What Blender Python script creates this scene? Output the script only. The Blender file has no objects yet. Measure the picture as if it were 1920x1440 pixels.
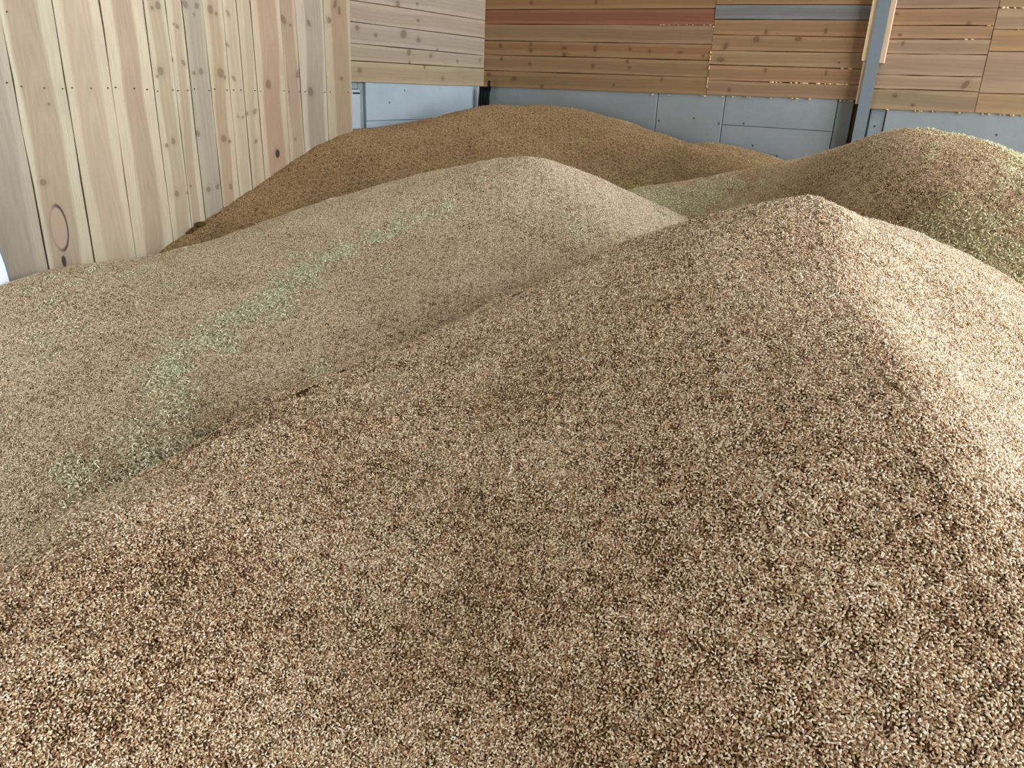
import bpy, math, random
import numpy as np
from mathutils import Matrix, Vector
random.seed(7); RNG = np.random.default_rng(7)
scene = bpy.context.scene
C = scene.collection
CZ = 2.3            # camera height above the store floor
CAM = [[0.99908,-0.04299,-0.0],[0.01585,0.3683,-0.92957],[0.03996,0.92871,0.36864]]
F = 1435.94909
NL = [-0.86745,0.49752]
V = [0.49752,0.86745]
NB = [0.49062,0.87137]
T = [0.87137,-0.49062]
EYE = [1.94804,1.59862]
EYEhint = [[1.91041,1.60364],[1.98881,1.59317],[1.96478,1.6915],[1.93365,1.51877]]
COL = {"l":[[-0.71155,2.84062],[-0.70627,2.0127]],"r":[[-0.63697,2.83991],[-0.63826,2.0926]],"DF":5.5925}
STRIP = [[-0.74258,2.8433],[-0.72369,2.24552],[-0.61519,2.84209],[-0.62853,2.49353]]
STEELSEAM = [-0.68133,-0.68296]
CONC = {"top":[[-3.50941,2.23899],[-0.75404,2.2617],[0.19568,2.22439]],"v":[[-2.0851,2.23425],[-2.08099,2.00187],[-1.58298,2.25027],[-1.59757,1.95301],[-0.85056,2.2359],[-0.84552,1.95491],[-0.54743,2.19945],[-0.54778,2.07622]],"h":[[-1.59427,2.065],[-0.87576,2.06482]],"holes":[[-2.05713,2.06411],[-1.79533,2.09748],[-1.6112,2.07114],[-1.43759,2.0826],[-1.35301,1.94174],[-1.17926,1.88381],[-0.73204,2.1469],[-0.60014,2.11541],[0.0859,2.1086]],"slot":[[-0.743,2.23788],[-0.731,2.00397]]}
CONR = {"top":[[3.80302,2.24641],[5.63901,2.23997]],"v":[[4.15757,2.23736],[4.14403,1.96],[4.21062,2.23826],[4.19793,1.95854]],"h":[[4.20522,1.9995],[4.27129,2.00331]],"slot":[[4.0766,2.17943],[4.14414,2.17797]],"sc":5.63901}
SEDGE = 3.92302
BLACK = [[-3.59047,2.23722],[-3.48867,2.24114],[-3.48901,2.10366],[-3.59142,2.09043],[-3.5205,2.28401],[-3.49006,2.28109]]
BLACK3 = [[-0.36709,6.65343,-0.05864],[-0.27856,6.60358,-0.05476],[-0.27861,6.60361,-0.20005],[-0.36771,6.65378,-0.2133],[-0.30612,6.6191,-0.01596],[-0.27976,6.60426,-0.0149]]
WHITE = [[1.66971,1.58068],[1.69706,1.40841],[1.68002,1.41173],[1.6667,1.56541],[1.61502,1.91843]]
CLOD = [[-1.69145,4.05562,-0.77574],[-1.71205,4.01972,-0.79831],[-1.72525,3.9967,-0.81145]]
NAILS = [[1.8409,2.2072],[1.8958,2.1937],[1.9899,2.1887],[2.0681,2.1864],[2.1118,2.1913],[2.1999,2.1902],[2.2794,2.1924],[2.3192,2.1952],[2.4133,2.1917],[2.4801,2.1878],[2.5339,2.1811],[2.6209,2.1869],[2.6511,2.1847],[2.7072,2.1865],[2.7477,2.1933],[2.8362,2.1866],[2.8723,2.1947],[2.952,2.1904],[2.994,2.1908],[3.044,2.1913],[3.1391,2.1896],[3.1765,2.1873],[3.3491,2.1917],[3.3893,2.1864],[3.4727,2.1872],[3.5154,2.1876],[3.6789,2.186],[3.7248,2.1864],[3.8816,2.1877],[1.8918,2.4738]]
NLv, Vv, NBv, Tv = (np.array(a) for a in (NL, V, NB, T))
DL, DR, DB = 3.5, 3.62, 5.6675      # distances of the plank wall, the recessed side wall and the back wall
CORNER_U, CORNER_V = DR, CONR['sc']

# ---------------------------------------------------------------- camera
cam_data = bpy.data.cameras.new('camera'); cam = bpy.data.objects.new('camera', cam_data); C.objects.link(cam)
cam_data.sensor_width = 36.0; cam_data.lens = 36.0 * F / 1920.0; cam_data.clip_start = 0.02
cam.matrix_world = Matrix.Translation((0, 0, CZ)) @ Matrix(CAM).to_4x4()
scene.camera = cam
# ---------------------------------------------------------------- light: overcast sky through the open doors
scene.view_settings.view_transform = 'Standard'; scene.view_settings.look = 'None'
scene.view_settings.exposure = 0.0; scene.view_settings.gamma = 1.0; scene.view_settings.use_curve_mapping = False
world = bpy.data.worlds.new('overcast_sky'); scene.world = world; world.use_nodes = True
bg = world.node_tree.nodes['Background']; bg.inputs[0].default_value = (0.90, 0.96, 1.0, 1); bg.inputs[1].default_value = SKY = 14.0
scene.cycles.max_bounces = 8; scene.cycles.diffuse_bounces = 5
def portal(name, loc, target, sx, sy):
    l = bpy.data.lights.new(name, 'AREA'); l.shape = 'RECTANGLE'; l.size = sx; l.size_y = sy; l.cycles.is_portal = True
    o = bpy.data.objects.new(name, l); C.objects.link(o); o.location = loc
    o.rotation_euler = (Vector(target) - Vector(loc)).to_track_quat('-Z', 'Z').to_euler(); return o
def uv(u, v, z): p = u * NLv + v * Vv; return (float(p[0]), float(p[1]), z)
RU, FV, CEIL = -4.6, -2.6, 7.0                      # right wall, open front, roof height
DOOR = (0.3, 5.5, 0.0, 6.3)                         # the open gate in the right-hand wall: v0, v1, z0, z1
portal('gate_daylight', uv(RU - .05, (DOOR[0] + DOOR[1]) / 2, (DOOR[2] + DOOR[3]) / 2), uv(0, (DOOR[0] + DOOR[1]) / 2, (DOOR[2] + DOOR[3]) / 2), DOOR[1] - DOOR[0], DOOR[3] - DOOR[2])
portal('front_daylight', uv(2.2, FV - .05, 1.3), uv(2.2, 0, 1.3), 2.2, 2.6)

# ---------------------------------------------------------------- measured boards, heaps and drifts (metres)
LEFT = [{"p":[[0.9085,3.75],[1.1285,3.75],[1.1285,0.7],[0.9085,0.7]],"c":[[178,160,136],[160,140,120],0,0.25],"v":1,"k":[]},{"p":[[1.1285,3.75],[1.4085,3.75],[1.4085,0.7],[1.1285,0.7]],"c":[[185,168,142],[165,145,120],0,0.3],"v":1,"k":[]},{"p":[[1.4085,3.75],[1.6085,3.75],[1.6085,0.7],[1.4085,0.7]],"c":[[170,158,140],[155,140,122],0,0.3],"v":1,"k":[]},{"p":[[1.6085,3.75],[1.8652,3.75],[1.8721,0.7],[1.6085,0.7]],"c":[[186,172,150],[170,155,136],0.05,0.3],"v":1,"k":[]},{"p":[[1.8652,3.75],[2.0867,3.75],[2.0882,0.7],[1.8721,0.7]],"c":[[205,192,165],[176,152,128],-0.08,0.3],"v":1,"k":[[1.9141,1.8028,0.0138,0.0136,0.0,1.0],[1.9432,1.4487,0.0098,0.0268,0.0,2.0],[1.9987,2.1245,0.0069,0.0066,0.0,1.0]]},{"p":[[2.0867,3.75],[2.3035,3.75],[2.302,0.7],[2.0882,0.7]],"c":[[208,190,162],[192,168,142],0.0,0.28],"v":1,"k":[]},{"p":[[2.3035,3.75],[2.5128,3.75],[2.5269,0.7],[2.302,0.7]],"c":[[208,190,162],[178,150,126],0.0,0.24],"v":1,"k":[]},{"p":[[2.5128,3.75],[2.628,3.75],[2.6514,0.7],[2.5269,0.7]],"c":[[200,183,157],[178,158,130],0.05,0.28],"v":1,"k":[[2.5928,2.5604,0.0145,0.0186,0.0,1.0],[2.5596,2.5462,0.0086,0.0092,0.0,1.0],[2.5649,2.2729,0.0176,0.0194,0.0,1.0],[2.5438,2.2485,0.0073,0.0073,0.0,1.0],[2.5899,1.9468,0.0123,0.0154,0.0,1.0],[2.5505,1.9281,0.0091,0.0102,0.0,1.0],[2.5757,1.6915,0.0125,0.016,0.0,1.0],[2.6361,1.6885,0.0064,0.0081,0.0,1.0]]},{"p":[[2.628,3.75],[2.7256,3.75],[2.7363,0.7],[2.6514,0.7]],"c":[[200,182,155],[178,155,130],0,0.26],"v":1,"k":[[2.6888,2.4758,0.0091,0.0096,0.0,1.0],[2.6724,2.4864,0.006,0.0048,0.0,1.0],[2.6406,2.3258,0.006,0.0098,0.0,1.0],[2.7028,2.3136,0.0093,0.0148,0.6,1.0],[2.6633,1.7212,0.0065,0.0081,0.0,1.0]]},{"p":[[2.7256,3.75],[2.8444,3.75],[2.8593,0.7],[2.7363,0.7]],"c":[[176,163,140],[168,153,132],0.1,0.3],"v":1,"k":[[2.7454,2.5789,0.0154,0.0191,0.6,1.0],[2.8131,2.578,0.0127,0.0145,0.0,1.0],[2.7922,2.5382,0.0063,0.0097,0.0,1.0],[2.7989,2.2772,0.013,0.0152,0.0,1.0],[2.7561,2.2685,0.0096,0.0101,0.0,1.0],[2.7403,1.9801,0.013,0.0158,0.4,1.0],[2.7701,1.6952,0.0136,0.0138,0.5,1.0],[2.83,1.7038,0.0104,0.0168,-0.4,1.0]]},{"p":[[2.8444,3.75],[2.9689,3.75],[2.9805,0.7],[2.8593,0.7]],"c":[[196,177,148],[175,148,118],-0.05,0.28],"v":1,"k":[[2.8947,2.5685,0.0164,0.0222,0.0,1.0],[2.9285,2.5519,0.0083,0.01,0.0,1.0],[2.9208,2.273,0.0204,0.0234,0.0,1.0],[2.9457,2.253,0.0086,0.0105,0.0,1.0],[2.9018,1.9477,0.0174,0.0191,0.0,1.0],[2.9388,1.9326,0.0106,0.011,0.0,1.0],[2.918,1.696,0.0108,0.0171,0.0,1.0]]},{"p":[[2.9689,3.75],[3.0534,3.75],[3.0777,0.7],[2.9805,0.7]],"c":[[196,176,147],[186,165,138],0.1,0.3],"v":1,"k":[[3.0031,2.5605,0.0086,0.0177,0.5,1.0],[2.9818,2.411,0.0086,0.0129,0.6,1.0],[3.0044,2.2491,0.0088,0.0159,0.6,1.0],[3.0105,2.0564,0.0072,0.0096,0.7,1.0],[3.0428,2.0532,0.0073,0.0096,-0.7,1.0]]},{"p":[[3.0534,3.75],[3.148,3.75],[3.171,0.7],[3.0777,0.7]],"c":[[190,170,142],[178,158,130],0,0.2],"v":1,"k":[[3.1276,2.0824,0.0113,0.0167,-0.6,1.0],[3.1184,1.9253,0.0095,0.0142,-0.5,1.0],[3.0743,2.0719,0.0074,0.0111,0.0,1.0]]},{"p":[[3.148,3.75],[3.3682,3.75],[3.3596,0.7],[3.171,0.7]],"c":[[192,172,144],[168,136,110],0.0,0.32],"v":1,"k":[[3.2376,2.2239,0.0194,0.025,0.0,1.0],[3.2682,1.8515,0.0162,0.0237,0.0,2.0]]},{"p":[[3.3682,3.75],[3.4583,3.75],[3.5105,0.7],[3.3596,0.7]],"c":[[184,163,135],[164,138,114],0.0,0.36],"v":1,"k":[[3.3834,2.5601,0.0159,0.0271,0.5,1.0],[3.433,2.5368,0.0081,0.0082,0.0,1.0],[3.4726,2.2851,0.0168,0.0287,-0.6,1.0],[3.4163,1.9252,0.0085,0.009,0.0,1.0]]},{"p":[[3.4583,3.75],[3.7065,3.75],[3.6916,0.7],[3.5105,0.7]],"c":[[184,168,147],[152,135,114],0.05,0.3],"v":1,"k":[[3.5752,2.5583,0.0128,0.0197,0.4,1.0],[3.5631,2.188,0.0219,0.0267,0.2,1.0]]},{"p":[[3.7065,3.75],[3.9425,3.75],[3.9016,0.7],[3.6916,0.7]],"c":[[176,158,132],[156,128,102],0.1,0.3],"v":1,"k":[[3.7985,2.6753,0.0138,0.0258,-0.5,1.0],[3.7428,2.5851,0.0181,0.0173,0.3,1.0],[3.8285,2.2672,0.0119,0.0123,0.0,1.0],[3.833,2.644,0.0116,0.0232,0.0,1.0]]}]
REAR = [{"p":[[3.803,3.8851],[5.639,3.889],[5.639,3.719],[3.803,3.7151]],"c":[[152,134,112],[141,124,104],0.0,0.3],"v":0,"k":[]},{"p":[[3.803,3.7151],[5.639,3.719],[5.639,3.559],[3.803,3.5551]],"c":[[152,134,112],[141,124,104],0.0,0.3],"v":0,"k":[]},{"p":[[3.803,3.5551],[5.639,3.559],[5.639,3.389],[3.803,3.3851]],"c":[[152,134,112],[141,124,104],0.0,0.3],"v":0,"k":[]},{"p":[[3.803,3.3851],[5.639,3.389],[5.639,3.229],[3.803,3.2251]],"c":[[152,134,112],[141,124,104],0.0,0.3],"v":0,"k":[]},{"p":[[3.803,3.2251],[5.639,3.229],[5.639,3.059],[3.803,3.0551]],"c":[[152,134,112],[141,124,104],0.0,0.3],"v":0,"k":[]},{"p":[[3.803,3.0551],[5.639,3.059],[5.639,2.889],[3.803,2.8851]],"c":[[152,134,112],[141,124,104],0.0,0.3],"v":0,"k":[]},{"p":[[3.803,2.8851],[5.639,2.889],[5.639,2.729],[3.803,2.7251]],"c":[[152,137,118],[141,127,109],0.0,0.3],"v":0,"k":[[4.5421,2.7476,0.023,0.0195,0.0,1.0],[4.7546,2.7671,0.0122,0.01,0.0,1.0]]},{"p":[[3.803,2.7251],[5.639,2.729],[5.639,2.5998],[3.803,2.6046]],"c":[[152,136,115],[141,126,106],0.0,0.3],"v":0,"k":[[4.7659,2.6636,0.0185,0.0102,0.0,1.0]]},{"p":[[3.803,2.6046],[5.639,2.5998],[5.639,2.4739],[3.803,2.4778]],"c":[[150,136,119],[139,126,110],0.0,0.3],"v":0,"k":[[4.1267,2.5712,0.0204,0.0156,0.0,1.0],[4.3082,2.539,0.0162,0.0129,0.0,1.0],[4.6019,2.5643,0.0355,0.0269,0.3,1.0],[4.771,2.5372,0.0249,0.0173,0.0,1.0],[4.996,2.4858,0.0133,0.0108,1.0,1.0]]},{"p":[[3.803,2.4778],[5.639,2.4739],[5.639,2.3774],[3.803,2.374]],"c":[[150,135,112],[139,125,104],0.0,0.3],"v":0,"k":[[4.9171,2.4391,0.0196,0.0143,0.3,1.0],[4.6597,2.452,0.0242,0.0207,0.6,1.0],[4.6647,2.3865,0.0122,0.0139,-0.5,1.0],[5.2602,2.4163,0.0144,0.0113,0.0,1.0],[5.5748,2.4363,0.0156,0.0118,0.0,1.0]]},{"p":[[3.803,2.374],[5.639,2.3774],[5.639,2.24],[3.803,2.2464]],"c":[[152,133,105],[141,123,97],0.0,0.3],"v":0,"k":[[4.1345,2.3185,0.0208,0.0162,0.0,1.0],[4.8394,2.3645,0.0128,0.0179,0.0,1.0],[5.0655,2.2904,0.0172,0.0149,0.0,1.0]]}]
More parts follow.
